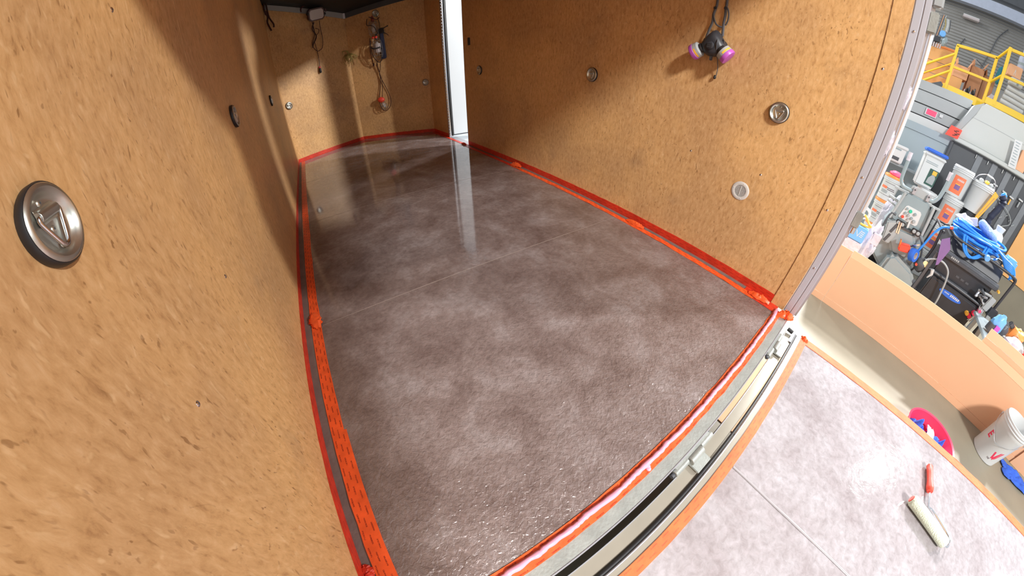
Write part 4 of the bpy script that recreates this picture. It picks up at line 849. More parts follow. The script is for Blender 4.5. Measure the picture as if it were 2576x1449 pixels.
# middle stack
gm = 'stack of pails in the middle'
pail('label_pail', 'lowest orange-labelled pail of the middle stack, behind the grinder', 'pail', PX, -1.06, -0.15, 0.375, 0.128, 0.04, None, 'white', 'orange', gm)
pail('label_pail', 'orange-labelled pail of the middle stack, under the blue-lidded one', 'pail', PX, -1.045, 0.235, 0.36, 0.128, 0.04, 'white', 'white', 'orange', gm)
pail('lidded_pail', 'empty-looking base pail at the foot of the middle stack', 'pail', PX, -1.06, -0.498, 0.34, 0.128, 0.03, None, 'white', None, gm)
bt = root('blue_lid_tub', 'white tub with blue lid and a picture of a yellow-capped bottle', 'tub', (PX, -0.93, 0.612))
obj('body', MB().prism([(-0.125, 0), (0.125, 0), (0.145, 0.47), (-0.145, 0.47)], 'x', -0.12, 0.12), M['white'], bt, bevel=0.02)
obj('lid', MB().box((0, 0, 0.492), (0.29, 0.315, 0.045)), M['tapeb'], bt, bevel=0.012); obj('collar', MB().box((0, 0, 0.435), (0.28, 0.305, 0.04)), M['white'], bt, bevel=0.012)
obj('picture', MB().box((-0.122, -0.065, 0.165), (0.003, 0.135, 0.22)), M['green'], bt)
obj('bottle_cap', MB().box((-0.125, -0.078, 0.235), (0.004, 0.062, 0.055)), M['amber'], bt, bevel=0.001); obj('bottle_shape', MB().prism([(-0.115, 0.08), (-0.015, 0.08), (-0.02, 0.15), (-0.055, 0.205), (-0.095, 0.205), (-0.115, 0.17)], 'x', -0.126, -0.123), M['lgrey'], bt)
for z in (0.02, 0.33, 0.35): obj('print_line', MB().box((-0.123, 0.01, z), (0.002, 0.17, 0.006)), M['mgrey'], bt)
oc = root('orange_clamp', 'small orange clamp perched beside the middle pails', 'clamp', (6.275, -0.885, 0.41))
obj('jaw', MB().box((0, 0, 0.12), (0.06, 0.10, 0.08)), M['orange'], oc, bevel=0.015); obj('body', MB().box((0, 0.02, 0.04), (0.05, 0.05, 0.12)), M['orange'], oc, bevel=0.01); obj('foot', MB().box((0, 0.03, -0.025), (0.05, 0.06, 0.03)), M['black'], oc, bevel=0.005)
# right stack
g3 = 'stack of orange-labelled pails'
pail('label_pail', 'top orange-labelled pail of the stack left of the plain white bucket', 'pail', PX, -1.375, 0.700, 0.40, 0.132, 0.035, None, 'white', 'orange', g3)
pail('label_pail', 'second orange-labelled pail under the top one, left of the plain white bucket', 'pail', PX, -1.43, 0.300, 0.395, 0.132, 0.035, None, 'white', 'orange', g3)
pail('label_pail', 'third pail of the stack with orange label behind the tube frame', 'pail', PX, -1.45, -0.100, 0.395, 0.132, 0.035, None, 'white', 'orange', g3)
pail('lidded_pail', 'bottom pail of the orange-labelled stack, on the floor', 'pail', PX, -1.46, -0.498, 0.395, 0.132, 0.035, None, 'white', None, g3)
wb_ = pail('plain_bucket', 'plain white bucket with raised wire bail standing on the dark cart', 'bucket', PX, -1.695, 0.648, 0.40, 0.135, 0.05, None, 'white', None)
obj('bail', MB().tube(smoothpath([(-0.02, 0.165, 0.36), (-0.04, 0.13, 0.46), (-0.05, 0.02, 0.52), (-0.05, -0.10, 0.49), (-0.02, -0.165, 0.36)], 5), 0.005, 6), M['alu'], wb_)
obj('grip', MB().cyl((-0.05, 0.035, 0.52), (-0.05, -0.06, 0.513), 0.011, seg=10), M['white'], wb_, bevel=0.002)
for i, (y, z) in enumerate(((0.06, 0.42), (-0.02, 0.43), (-0.09, 0.42))):
    obj('loose_tool', MB().blob((0.0, y, z), (0.07, 0.07, 0.05), 10, 6, 0.4, i), M[('lgrey', 'amber', 'lgrey')[i]], wb_)
tn = root('dark_cart', 'black wheeled cart under the plain white bucket', 'cart', (6.48, -1.845, GZ))
obj('tray', MB().box((0, 0, 1.095), (0.40, 0.44, 0.10)), M['blackp'], tn, bevel=0.01); obj('cabinet', MB().box((0.0, 0, 0.58), (0.36, 0.40, 0.92)), M['blackp'], tn, bevel=0.01)
for sx in (-0.14, 0.14):
    for sy in (-0.17, 0.17): obj('wheel', MB().cyl((sx - 0.015, sy, 0.055), (sx + 0.015, sy, 0.055), 0.055, seg=18), M['black'], tn, bevel=0.005)
rnd = random.Random(9)
for i in range(7): obj('loose_part', MB().box((-0.19, -0.17 + i * 0.055, 1.00 + rnd.uniform(-0.05, 0.06)), (0.02, 0.03, 0.035), Matrix.Rotation(rnd.uniform(-1, 1), 3, 'X')), M[('lgrey', 'white', 'dgrey')[i % 3]], tn, bevel=0.003)
lvl = root('orange_level', 'amber plastic saw frame leaning on the plain white bucket', 'tool', (6.22, -1.80, 0.62))
obj('frame', MB().prism([(0.06, 0.0), (0.01, 0.0), (-0.085, 0.38), (-0.02, 0.41)], 'x', -0.012, 0.012), M['amber'], lvl, bevel=0.004); obj('slot', MB().prism([(0.03, 0.04), (0.022, 0.04), (-0.050, 0.33), (-0.040, 0.335)], 'x', -0.0135, -0.0125), M['carddk'], lvl)
bl = root('blue_duster', 'dark blue fluffy duster hanging at the right of the plain white bucket', 'duster', (6.20, -1.95, 0.64))
obj('head', MB().tube(smoothpath([(0, 0.03, 0.40), (0, -0.02, 0.33), (0, 0.0, 0.2), (0, 0.03, 0.08), (0, 0.02, -0.02)], 5), [0.045 + 0.014 * noise.noise(Vector((i * 0.9, 1, 2))) for i in range(21)], 14), M['navy'], bl); obj('cap', MB().blob((0, 0.01, 0.40), (0.07, 0.09, 0.08), 12, 8), M['hose'], bl)
# ============================================================ FLOOR GRINDER
GX = 5.0
g = root('floor_grinder', 'grey walk-behind floor grinder with control panel and tube handle', 'machine', (GX, -0.82, GZ))
def gb(name, mb, m, bevel=0.0, lb=None, par=g): return obj(name, mb, M[m], par, bevel=bevel, world=True, label=lb)
gb('body', MB().prism([(-0.57, -0.20), (-0.60, 0.04), (-0.55, 0.13), (-0.60, 0.27), (-0.72, 0.30), (-0.98, 0.26), (-1.08, 0.15), (-1.06, -0.10), (-1.10, -0.30), (-0.75, -0.32)], 'x', GX - 0.05, GX + 0.38), 'mgrey', 0.03)
gb('hood', MB().prism([(-0.68, 0.02), (-0.70, 0.20), (-0.90, 0.22), (-0.98, 0.12), (-0.97, -0.08), (-0.78, -0.10)], 'x', GX - 0.12, GX), 'mgrey', 0.03)
gb('skirt', MB().prism([(-0.74, -0.42), (-0.76, -0.10), (-0.82, -0.05), (-1.08, -0.12), (-1.16, -0.20), (-1.16, -0.42)], 'x', GX - 0.26, GX + 0.1), 'mgrey', 0.035)
gb('grind_head', MB().cyl((GX, -0.85, GZ + 0.002), (GX, -0.85, GZ + 0.13), 0.27, seg=32), 'dgrey', 0.01)
gb('side_panel', MB().prism([(-0.615, -0.02), (-0.575, 0.20), (-0.66, 0.255), (-0.735, 0.14), (-0.70, -0.02)], 'x', GX - 0.14, GX - 0.02), 'lgrey', 0.012)
for (y, z, dz) in ((-0.665, 0.165, 0.11), (-0.650, 0.045, 0.10)): gb('air_slot', MB().box((GX - 0.143, y, z), (0.012, 0.030, dz), Matrix.Rotation(0.25, 3, 'X')), 'dgrey', 0.004)
for k, y in enumerate((-0.945, -0.975)): gb('bright_rib', MB().box((GX - 0.128, y, 0.10 + k * 0.03), (0.012, 0.085, 0.014), Matrix.Rotation(-0.6, 3, 'X')), 'chrome', 0.003)
for k, y in enumerate((-0.700, -0.722)): gb('bright_rib', MB().box((GX - 0.145, y, 0.20), (0.014, 0.013, 0.13), Matrix.Rotation(-0.2, 3, 'X')), 'chrome', 0.003)
gb('control_box', MB().prism([(-0.565, 0.26), (-0.600, 0.52), (-0.630, 0.575), (-0.880, 0.575), (-0.935, 0.50), (-0.985, 0.24), (-0.95, 0.22), (-0.62, 0.23)], 'x', GX - 0.06, GX + 0.12), 'mgrey', 0.015)
for ya, yb in ((-0.560, -0.585), (-0.990, -0.960)): gb('box_cheek', MB().prism([(ya, 0.24), (ya - 0.03 * (1 if ya > -0.7 else -1), 0.56), (yb - 0.03 * (1 if ya > -0.7 else -1), 0.56), (yb, 0.24)], 'x', GX - 0.11, GX - 0.02), 'lgrey', 0.004)
cp = gb('control_panel', MB().prism([(-0.650, 0.300), (-0.675, 0.435), (-0.695, 0.450), (-0.845, 0.450), (-0.865, 0.430), (-0.880, 0.310), (-0.865, 0.285), (-0.665, 0.285)], 'x', GX - 0.068, GX - 0.060), 'white', 0.003, 'white control panel')
for (y, z, r_, m_) in ((-0.745, 0.405, 0.020, 'greenb'), (-0.700, 0.415, 0.014, 'mgrey'), (-0.705, 0.365, 0.016, 'mgrey'), (-0.745, 0.355, 0.016, 'lgrey'), (-0.790, 0.345, 0.016, 'mgrey'), (-0.805, 0.400, 0.017, 'mgrey'), (-0.830, 0.325, 0.020, 'lgrey'), (-0.760, 0.318, 0.013, 'lgrey'), (-0.695, 0.315, 0.018, 'redh')):
    q_ = MB().cyl((GX - 0.068, y, z), (GX - 0.090, y, z), r_, r_ * 0.85, 16); gb('knob', q_, m_, 0.002, 'green button' if m_ == 'greenb' else ('red button' if m_ == 'redh' else None))
gb('key_lever', MB().box((GX - 0.080, -0.795, 0.270), (0.014, 0.022, 0.075), Matrix.Rotation(-0.15, 3, 'X')), 'white', 0.003)
gb('crossbar', MB().box((GX - 0.02, -0.752, 0.560), (0.035, 0.55, 0.024)), 'lgrey', 0.004)
gb('bracket', MB().prism([(-0.63, 0.575), (-0.64, 0.655), (-0.66, 0.665), (-0.86, 0.660), (-0.88, 0.64), (-0.885, 0.575)], 'x', GX - 0.045, GX - 0.03), 'lgrey', 0.003)
for y in (-0.680, -0.845): gb('clip', MB().prism([(y - 0.018, 0.58), (y - 0.018, 0.645), (y, 0.665), (y + 0.018, 0.645), (y + 0.018, 0.58)], 'x', GX - 0.075, GX - 0.046), 'alu', 0.003); gb('bolt', MB().cyl((GX - 0.076, y, 0.63), (GX - 0.084, y, 0.63), 0.009, seg=8), 'dgrey')
gb('handle', MB().tube(smoothpath([(GX - 0.04, -0.478, 0.945), (GX - 0.04, -0.482, 0.90), (GX - 0.04, -0.492, 0.72), (GX - 0.04, -0.510, 0.645), (GX - 0.04, -0.560, 0.605), (GX - 0.04, -0.66, 0.600)], 6), 0.020, 14), 'mgrey', 0, 'grey tube handle')
gb('handle', MB().tube(smoothpath([(GX - 0.04, -0.945, 0.960), (GX - 0.04, -0.955, 0.90), (GX - 0.04, -0.952, 0.72), (GX - 0.04, -0.935, 0.645), (GX - 0.04, -0.900, 0.605), (GX - 0.04, -0.82, 0.600)], 6), 0.021, 14), 'mgrey', 0, 'grey tube handle')
for y in (-0.480, -0.947): gb('grip_wrap', MB().cyl((GX - 0.04, y, 0.87), (GX - 0.04, y + 0.003, 0.962), 0.023, seg=14), 'film')
for y0 in (-0.705, -0.900):
    gb('light_housing', MB().box((GX - 0.115, y0, 0.245), (0.04, 0.105, 0.060)), 'black', 0.006)
    for dy in (0.025, -0.025): gb('light_lens', MB().lathe([(0, 0.006), (0.017, 0.004), (0.021, 0.0)], (0, 0, 0), 18, Matrix(((0, 0, -1), (0, 1, 0), (1, 0, 0)))).xf(Matrix.Translation((GX - 0.136, y0 + dy, 0.246))), 'lgrey')
gb('light_bar', MB().box((GX - 0.10, -0.80, 0.215), (0.03, 0.12, 0.022)), 'dgrey', 0.005)
gb('cable', MB().tube(smoothpath([(GX - 0.12, -0.955, 0.235), (GX - 0.13, -1.03, 0.16), (GX - 0.12, -1.085, 0.05), (GX - 0.10, -1.10, -0.10), (GX - 0.10, -1.06, -0.2)], 6), 0.011, 8), 'dgrey')
gb('cable', MB().tube(smoothpath([(GX - 0.10, -0.62, 0.30), (GX - 0.10, -0.565, 0.29), (GX - 0.10, -0.55, 0.15), (GX - 0.10, -0.57, -0.05), (GX - 0.08, -0.58, -0.2)], 6), 0.013, 8), 'dgrey')
gb('side_arm', MB().cyl((GX - 0.02, -0.46, 0.45), (GX - 0.02, -0.60, 0.43), 0.018, seg=12), 'lgrey', 0.002); gb('side_arm', MB().cyl((GX - 0.02, -0.47, 0.40), (GX - 0.02, -0.60, 0.37), 0.012, seg=12), 'lgrey', 0.002)
for y in (-0.66, -1.02): gb('wheel', MB().cyl((GX + 0.30, y, GZ + 0.13), (GX + 0.36, y, GZ + 0.13), 0.13, seg=28), 'black', 0.01)
tr = root('tape_roll', 'roll of blue tape lying on the grinder hood', 'tape roll', (GX - 0.235, -0.985, -0.002))
mt = Vector((-0.55, -0.75, 0.25)).normalized().to_track_quat('Z', 'Y').to_matrix()
obj('roll', MB().lathe([(0.038, -0.030), (0.070, -0.030), (0.072, -0.027), (0.072, 0.027), (0.070, 0.030), (0.038, 0.030)], (0, 0, 0.045), 40, mt), M['tapeb'], tr); obj('core', MB().lathe([(0.0385, 0.029), (0.0385, -0.029), (0.033, -0.029), (0.033, 0.029), (0.0385, 0.0295)], (0, 0, 0.045), 32, mt), M['lens'], tr)
oh = root('orange_tool', 'orange plastic torch end pushed into the roll of blue tape', 'tool', (GX - 0.19, -0.86, 0.02))
obj('body', MB().box((-0.02, 0.0, 0.035), (0.085, 0.125, 0.085), Matrix.Rotation(-0.25, 3, 'X')), M['redh'], oh, bevel=0.012); obj('end_plate', MB().box((-0.02, 0.062, 0.055), (0.088, 0.012, 0.088), Matrix.Rotation(-0.25, 3, 'X')), M['orange'], oh, bevel=0.006)
# small things left of the grinder
bx = root('blue_box', 'light blue box with white mark beside the rear post', 'box', (4.30, -0.33, GZ))
B_ = 4.30
def locG(px_y, X): return px_y
obj('carton', MB().box((0.02, 0.035, 0.55), (0.12, 0.185, 0.15)), M['bluep'], bx, bevel=0.006); obj('stand', MB().box((0.04, 0.03, 0.235), (0.16, 0.20, 0.47)), M['film'], bx, bevel=0.01)
obj('white_mark', MB().prism([(0.055, 0.585), (0.020, 0.52), (0.000, 0.60), (0.006, 0.60), (0.022, 0.535), (0.048, 0.585)], 'x', -0.042, -0.0405), M['white'], bx)
for i in range(4): obj('white_stroke', MB().box((-0.0412, -0.012 - 0.002 * i, 0.535 + i * 0.018), (0.002, 0.034, 0.007)), M['white'], bx)
cl = root('amber_clamp', 'amber open-frame grip on top of the blue box', 'clamp', (4.34, -0.30, 0.128))
obj('frame', MB().tube(smoothpath([(0, 0.075, 0.03), (0, 0.045, 0.095), (0, 0.0, 0.10), (0, -0.055, 0.052), (0, -0.09, 0.030), (0, -0.05, 0.012), (0, 0.02, 0.012)], 5, True), 0.0125, 8, closed=True), M['amber'], cl)
wc = root('white_coil', 'coil of pale cable behind the amber grip', 'cable', (4.42, -0.27, 0.10))
for k in range(3): obj('loop', MB().tube([(0.02 * k, (0.055 + 0.006 * k) * math.cos(t), 0.13 + (0.05 + 0.006 * k) * math.sin(t)) for t in [2 * PI * i / 22 for i in range(22)]], 0.008, 7, closed=True), M['white'], wc)
fb = root('clear_bag', 'crumpled clear plastic bag between the blue box and the grinder', 'bag', (4.55, -0.47, GZ)); obj('film', MB().blob((0, 0, 0.34), (0.24, 0.17, 0.66), 28, 22, 0.45, 3), M['film'], fb)
fb2 = root('clear_bag', 'grey wrapped bundle in front of the left pail stack', 'bag', (5.55, -0.62, GZ)); obj('film', MB().blob((0, 0, 0.45), (0.25, 0.24, 0.88), 28, 22, 0.4, 8), M['film'], fb2)
sc_ = root('slatted_crate', 'small clear crate of fittings against the grinder', 'crate', (4.50, -0.51, 0.02)); obj('crate', MB().box((0, 0.0, 0.02), (0.1, 0.09, 0.12)), M['film'], sc_, bevel=0.006)
# ============================================================ PRESSURE UNIT with hose coil
ux = 5.0
un = root('pressure_unit', 'black tube-framed pressure unit with blue badge', 'machine', (ux, -1.63, GZ))
def ub(name, mb, m, bevel=0.0, lb=None): return obj(name, mb, M[m], un, bevel=bevel, world=True, label=lb)
ub('lid', MB().prism([(ux - 0.10, 0.255), (ux - 0.02, 0.40), (ux + 0.42, 0.42), (ux + 0.42, 0.24)], 'y', -1.98, -1.27), 'blackp', 0.015)
ub('lid_lip', MB().prism([(ux - 0.125, 0.185), (ux - 0.13, 0.225), (ux - 0.10, 0.262), (ux - 0.03, 0.262), (ux - 0.03, 0.185)], 'y', -2.00, -1.25), 'dgrey', 0.008)
ub('cabinet', MB().span((ux - 0.09, -1.96, -0.03), (ux + 0.42, -1.29, 0.19)), 'blackp', 0.012)
ub('front_panel', MB().prism([(ux - 0.10, 0.0), (ux - 0.16, -0.06), (ux - 0.16, -0.34), (ux + 0.1, -0.34), (ux + 0.1, 0.0)], 'y', -1.95, -1.30), 'blackp', 0.012)
ub('base_tray', MB().span((ux - 0.20, -2.05, -0.44), (ux + 0.42, -1.2, -0.34)), 'dgrey', 0.01)
def badge(yc, zc, w_, h_, m_, nm, dx, lb=None):
    return ub(nm, MB().prism([(yc + w_ / 2 * math.cos(t) * 1.0, zc + h_ / 2 * math.sin(t)) for t in [2 * PI * i / 24 for i in range(24)]], 'x', ux - dx - 0.004, ux - dx), m_, 0, lb)
badge(-1.60, -0.125, 0.29, 0.068, 'tapeb', 'badge', 0.161, 'blue oval badge')
for i in range(6): ub('badge_mark', MB().box((ux - 0.1665, -1.605 - i * 0.020, -0.118 + (i % 2) * 0.002), (0.002, 0.013, 0.026)), 'white')
for i in range(4): ub('badge_mark', MB().box((ux - 0.1665, -1.525 - i * 0.016, -0.118), (0.002, 0.010, 0.012)), 'white')
for i in range(5): ub('lid_mark', MB().box((ux - 0.128, -1.375 - i * 0.021, 0.222), (0.004, 0.015, 0.020)), 'lgrey')
for i in range(3): ub('panel_mark', MB().box((ux - 0.092, -1.56 - i * 0.065, 0.075), (0.004, 0.042, 0.022)), 'dgrey')
fr_ = 0.016
fx = ux - 0.16
ub('frame_tube', MB().tube(smoothpath([(fx + 0.02, -1.13, -0.02), (fx + 0.02, -1.145, 0.20), (fx + 0.02, -1.120, 0.44), (fx + 0.02, -1.160, 0.485), (fx + 0.02, -1.22, 0.455), (fx + 0.0, -1.30, 0.425), (fx, -1.60, 0.425), (fx, -1.95, 0.425), (fx, -2.055, 0.420), (fx, -2.085, 0.39), (fx, -2.085, 0.25), (fx, -2.085, 0.02), (fx, -2.085, -0.30)], 5), fr_, 12), 'blackp')
ub('frame_tube', MB().tube([(fx, -1.20, -0.005), (fx, -1.60, -0.010), (fx, -2.05, -0.020)], fr_, 12), 'dgrey')
ub('frame_tube', MB().tube([(ux + 0.42, -1.15, -0.44), (ux + 0.42, -1.15, 0.42), (ux + 0.42, -2.08, 0.42), (ux + 0.42, -2.08, -0.44)], fr_, 10), 'blackp')
ub('frame_tube', MB().tube([(fx, -1.22, -0.44), (fx, -1.22, 0.30)], fr_, 10), 'blackp')
for y in (-1.15, -2.08): ub('frame_tube', MB().tube([(fx, y, 0.40), (ux + 0.42, y, 0.42)], fr_, 10), 'blackp')
ub('side_bar', MB().prism([(-2.10, 0.0), (-2.05, 0.0), (-2.12, -0.46), (-2.17, -0.46)], 'x', fx - 0.03, fx + 0.01), 'lgrey', 0.004)
ub('corner_foot', MB().box((fx, -2.09, 0.0), (0.07, 0.11, 0.10)), 'blackp', 0.01)
ub('motor_block', MB().box((ux - 0.13, -1.93, 0.075), (0.10, 0.12, 0.14)), 'black', 0.01)
ub('motor_cover', MB().box((ux - 0.19, -1.99, 0.055), (0.03, 0.075, 0.16), Matrix.Rotation(0.1, 3, 'X')), 'lgrey', 0.008)
rnd = random.Random(12)
for i in range(11): ub('fitting', MB().cyl((ux - 0.17, -1.80 - rnd.random() * 0.16, 0.02 + rnd.random() * 0.12), (ux - 0.21, -1.80 - rnd.random() * 0.16, 0.02 + rnd.random() * 0.12), 0.008 + 0.008 * rnd.random(), seg=8), ('lgrey', 'alu', 'dgrey')[i % 3])
for (y, z, m_, r_) in ((-1.865, -0.165, 'amber', 0.026), (-1.905, -0.175, 'crimson', 0.028), (-1.93, -0.12, 'redprint', 0.03), (-1.960, -0.065, 'pinkp', 0.024), (-1.995, 0.215, 'amber', 0.016)):
    ub('valve_knob', MB().cyl((ux - 0.16, y, z), (ux - 0.205, y, z), r_, r_ * 0.8, 12), m_, 0.003, 'yellow knob' if m_ == 'amber' else 'red knob')
for i in range(4): ub('pipe', MB().tube(smoothpath([(ux - 0.18, -1.93 - 0.02 * i, -0.02), (ux - 0.20, -1.95 - 0.015 * i, -0.10), (ux - 0.18, -1.92 - 0.03 * i, -0.22)], 4), 0.008, 8), 'alu')
ub('gauge', MB().cyl((fx - 0.02, -1.16, 0.02), (fx - 0.05, -1.16, 0.02), 0.035, seg=18), 'tan', 0.004)
ub('pump', MB().blob((fx, -1.13, -0.02), (0.12, 0.16, 0.16), 16, 10, 0.3, 2), 'dgrey'); ub('lever', MB().tube([(fx - 0.06, -1.25, 0.02), (fx - 0.06, -1.27, -0.03), (fx - 0.05, -1.25, -0.09)], [0.022, 0.018, 0.006], 10), 'white')
ub('tap', MB().cyl((fx - 0.03, -1.07, -0.03), (fx - 0.07, -1.07, -0.03), 0.014, seg=10), 'redh')
ub('grey_hose', MB().tube(smoothpath([(fx - 0.05, -1.13, 0.06), (fx - 0.06, -1.20, 0.125), (fx - 0.07, -1.30, 0.145), (fx - 0.08, -1.39, 0.10), (fx - 0.08, -1.435, 0.0), (fx - 0.08, -1.46, -0.10), (fx - 0.08, -1.49, -0.24), (fx - 0.05, -1.50, -0.36)], 6), 0.011, 10), 'lgrey', 0, 'pale grey hose')
hc = root('blue_hose_coil', 'bright blue hose coiled on top of the black pressure unit', 'hose', (ux + 0.06, -1.55, 0.445))
rnd = random.Random(3)
for k in range(15):
    ph = rnd.uniform(0, 6); cy = rnd.uniform(-0.03, 0.03); cx_ = rnd.uniform(-0.03, 0.03); h_ = 0.012 + k * 0.0085; rx = 0.30 - 0.010 * (k % 7) + rnd.uniform(-0.015, 0.015); ry = 0.175 - 0.009 * (k % 5)
    tiltk = rnd.uniform(-0.12, 0.12)
    pth = [(cx_ + ry * math.sin(t) * (1 + 0.05 * math.sin(3 * t + ph)), cy + rx * math.cos(t), h_ + tiltk * ry * math.sin(t) + 0.10 * max(0, -math.sin(t)) * (k % 3 == 0) * -0.4 + 0.012 * math.sin(2 * t + ph)) for t in [2 * PI * i / 40 for i in range(40)]]
    obj('loop', MB().tube(pth, 0.0125, 9, closed=True), M['hose'], hc)
for k in range(6):
    pth = smoothpath([(-0.20, 0.20 - k * 0.03, 0.05), (-0.235, 0.14 - k * 0.035, -0.07 - k * 0.006), (-0.235, 0.03 - k * 0.03, -0.115 + k * 0.012), (-0.21, -0.06 - k * 0.03, -0.02), (-0.17, -0.08 - k * 0.03, 0.06)], 6)
    if k < 2: obj('drooping_loop', MB().tube(pth, 0.0125, 9), M['hose'], hc)
for k in range(7):
    obj('bound_loop', MB().tube(smoothpath([(-0.17, -0.20 - k * 0.012, 0.10), (-0.20, -0.30 - k * 0.010, 0.075 - k * 0.012), (-0.22, -0.42 - k * 0.006, 0.055 - k * 0.015), (-0.20, -0.505 + k * 0.006, -0.02 - k * 0.008), (-0.16, -0.49, -0.04)], 6), 0.0125, 9), M['hose'], hc)
obj('hose_end', MB().tube(smoothpath([(-0.19, 0.30, 0.06), (-0.22, 0.36, 0.035), (-0.23, 0.44, 0.0), (-0.23, 0.49, -0.10), (-0.23, 0.515, -0.24), (-0.22, 0.53, -0.34)], 6), 0.0125, 9), M['hose'], hc)
obj('orange_collar', MB().cyl((-0.225, 0.345, 0.045), (-0.228, 0.375, 0.030), 0.0165, seg=12), M['redh'], hc)
obj('coupling', MB().cyl((-0.25, -0.115, -0.01), (-0.295, -0.115, -0.02), 0.030, seg=16), M['bluep'], hc, bevel=0.004)
bw = root('bubble_wrap', 'shiny blue bubble-wrap bag lying on the hose coil', 'bag', (5.12, -1.60, 0.585)); obj('bag', MB().tube(smoothpath([(0, 0.10, 0.10), (-0.01, 0.02, 0.06), (-0.02, -0.08, 0.03), (-0.02, -0.16, -0.01)], 5), [0.03, 0.045, 0.055, 0.06, 0.062, 0.065, 0.066, 0.066, 0.065, 0.062, 0.06, 0.055, 0.05, 0.045, 0.04, 0.03], 20, flat=0.8), M['bag'], bw)
jg = root('white_jug', 'white rounded jug behind the blue bubble-wrap bag', 'jug', (5.35, -1.82, 0.455)); obj('body', MB().lathe([(0, 0), (0.07, 0), (0.092, 0.03), (0.095, 0.12), (0.075, 0.19), (0.045, 0.22), (0.055, 0.275), (0.05, 0.28), (0.0, 0.275)], seg=28), M['white'], jg)
jg2 = root('hose_drum', 'small clear cover at the right end of the hose coil', 'cover', (5.10, -2.02, 0.46)); obj('cover', MB().box((0, 0, 0.04), (0.16, 0.14, 0.09)), M['bluep'], jg2, bevel=0.02)
pb = root('parts_bag', 'clear bag of small white parts behind the hose coil', 'bag', (5.40, -1.42, 0.50)); obj('bag', MB().blob((0, 0, 0.06), (0.16, 0.22, 0.14), 20, 14, 0.4, 6), M['film'], pb); obj('pack', MB().box((0.0, -0.08, 0.10), (0.06, 0.14, 0.09), Matrix.Rotation(-0.5, 3, 'X')), M['lens'], pb, bevel=0.008)
ps_ = root('purple_panel', 'dull purple panel at the left end of the pressure unit', 'panel', (4.76, -1.19, GZ)); obj('sheet', MB().prism([(0.045, 0.84), (-0.02, 0.90), (-0.09, 0.80), (-0.07, 0.60), (-0.05, 0.58)], 'x', -0.01, 0.0), M['purple'], ps_); obj('post', MB().box((0.03, 0, 0.35), (0.03, 0.03, 0.70)), M['dgrey'], ps_)
# junk heap right of the unit
jk = [('blue_cap_can', 'blue and pink spray can top behind the cardboard, right of the pressure unit', 'can', (4.35, -1.99, 0.03), 'bluep', (0.10, 0.14, 0.22)), ('grey_bundle', 'grey bundle of straps behind the cardboard', 'bundle', (4.45, -2.10, 0.05), 'dgrey', (0.14, 0.14, 0.16)),
      ('orange_drill', 'orange power tool lying behind the cardboard at the right edge', 'tool', (4.55, -2.32, 0.06), 'orange', (0.18, 0.20, 0.17)), ('clear_pack', 'crumpled clear pack beside the orange power tool', 'bag', (4.25, -2.22, 0.02), 'film', (0.16, 0.22, 0.14)), ('pink_grip', 'pink and blue grip inside the clear pack', 'grip', (4.12, -2.07, 0.06), 'pinkp', (0.06, 0.09, 0.07)), ('blue_lump', 'small blue lump inside the clear pack', 'lump', (4.10, -2.13, 0.03), 'bluep', (0.07, 0.10, 0.07)), ('coral_case', 'coral plastic case at the right edge of the photo', 'case', (4.40, -2.50, -0.02), 'redh', (0.14, 0.14, 0.14)), ('tan_pipe', 'tan foam pipe end behind the second cardboard sheet', 'pipe', (4.05, -2.36, -0.02), 'tan', (0.10, 0.10, 0.30))]
hp = root('low_shelf', 'grey low shelf behind the cardboard carrying loose tools', 'shelf', (4.35, -2.3, GZ)); obj('top', MB().box((0, 0, 0.42), (0.75, 0.85, 0.03)), M['slate'], hp, bevel=0.004)
for sx in (-0.3, 0.3):
    for sy in (-0.38, 0.38): obj('leg', MB().box((sx, sy, 0.2), (0.04, 0.04, 0.40)), M['slate'], hp)
for i, (nm, lb, ct, p, m_, s_) in enumerate(jk):
    z0 = GZ + 0.436
    o = root(nm, lb, ct, (p[0], p[1], z0)); obj('body', MB().blob((0, 0, s_[2] / 2), s_, 18, 12, 0.35, i + 1), M[m_], o)
    if nm == 'orange_drill': obj('grip', MB().box((0, 0.08, 0.14), (0.05, 0.12, 0.05), Matrix.Rotation(0.4, 3, 'X')), M['dgrey'], o, bevel=0.01); obj('trigger_guard', MB().tube([(-0.09, 0.02 + 0.03 * math.cos(t), 0.09 + 0.03 * math.sin(t)) for t in [2 * PI * i2 / 12 for i2 in range(12)]], 0.006, 6, closed=True), M['carddk'], o)
    if nm == 'blue_cap_can': obj('lower_band', MB().cyl((-0.01, 0.03, 0.02), (-0.01, 0.03, 0.10), 0.055, seg=18), M['dgrey'], o); obj('pink_sticker', MB().box((-0.06, 0.0, 0.09), (0.02, 0.05, 0.05)), M['magenta'], o)
# ============================================================ BACK WALL GROUP (X = 7)
BX = 7.0
bw_ = root('black_siding_wall', 'black ribbed panel wall with grey stripes behind the machines', 'wall panel', (BX, -1.7, GZ))
def bb(name, mb, m, bevel=0.0, lb=None, par=bw_): return obj(name, mb, M[m], par, bevel=bevel, world=True, label=lb)
bb('sheet', MB().span((BX, -2.75, GZ), (BX + 0.03, -1.16, 1.385)), 'blackwall')
for y in (-1.625, -1.875, -2.105, -2.33, -2.55): bb('rib', MB().span((BX - 0.012, y - 0.045, GZ + 0.01), (BX, y + 0.045, 1.37)), 'greywall', 0.003)
for y in (-1.565, -1.760, -2.008, -2.205): bb('hook', MB().box((BX - 0.02, y, 1.335), (0.012, 0.010, 0.055)), 'white', 0.002)
bb('corner_fold', MB().cyl((BX - 0.005, -1.165, GZ), (BX - 0.005, -1.165, 1.37), 0.03, seg=16), 'blackwall')
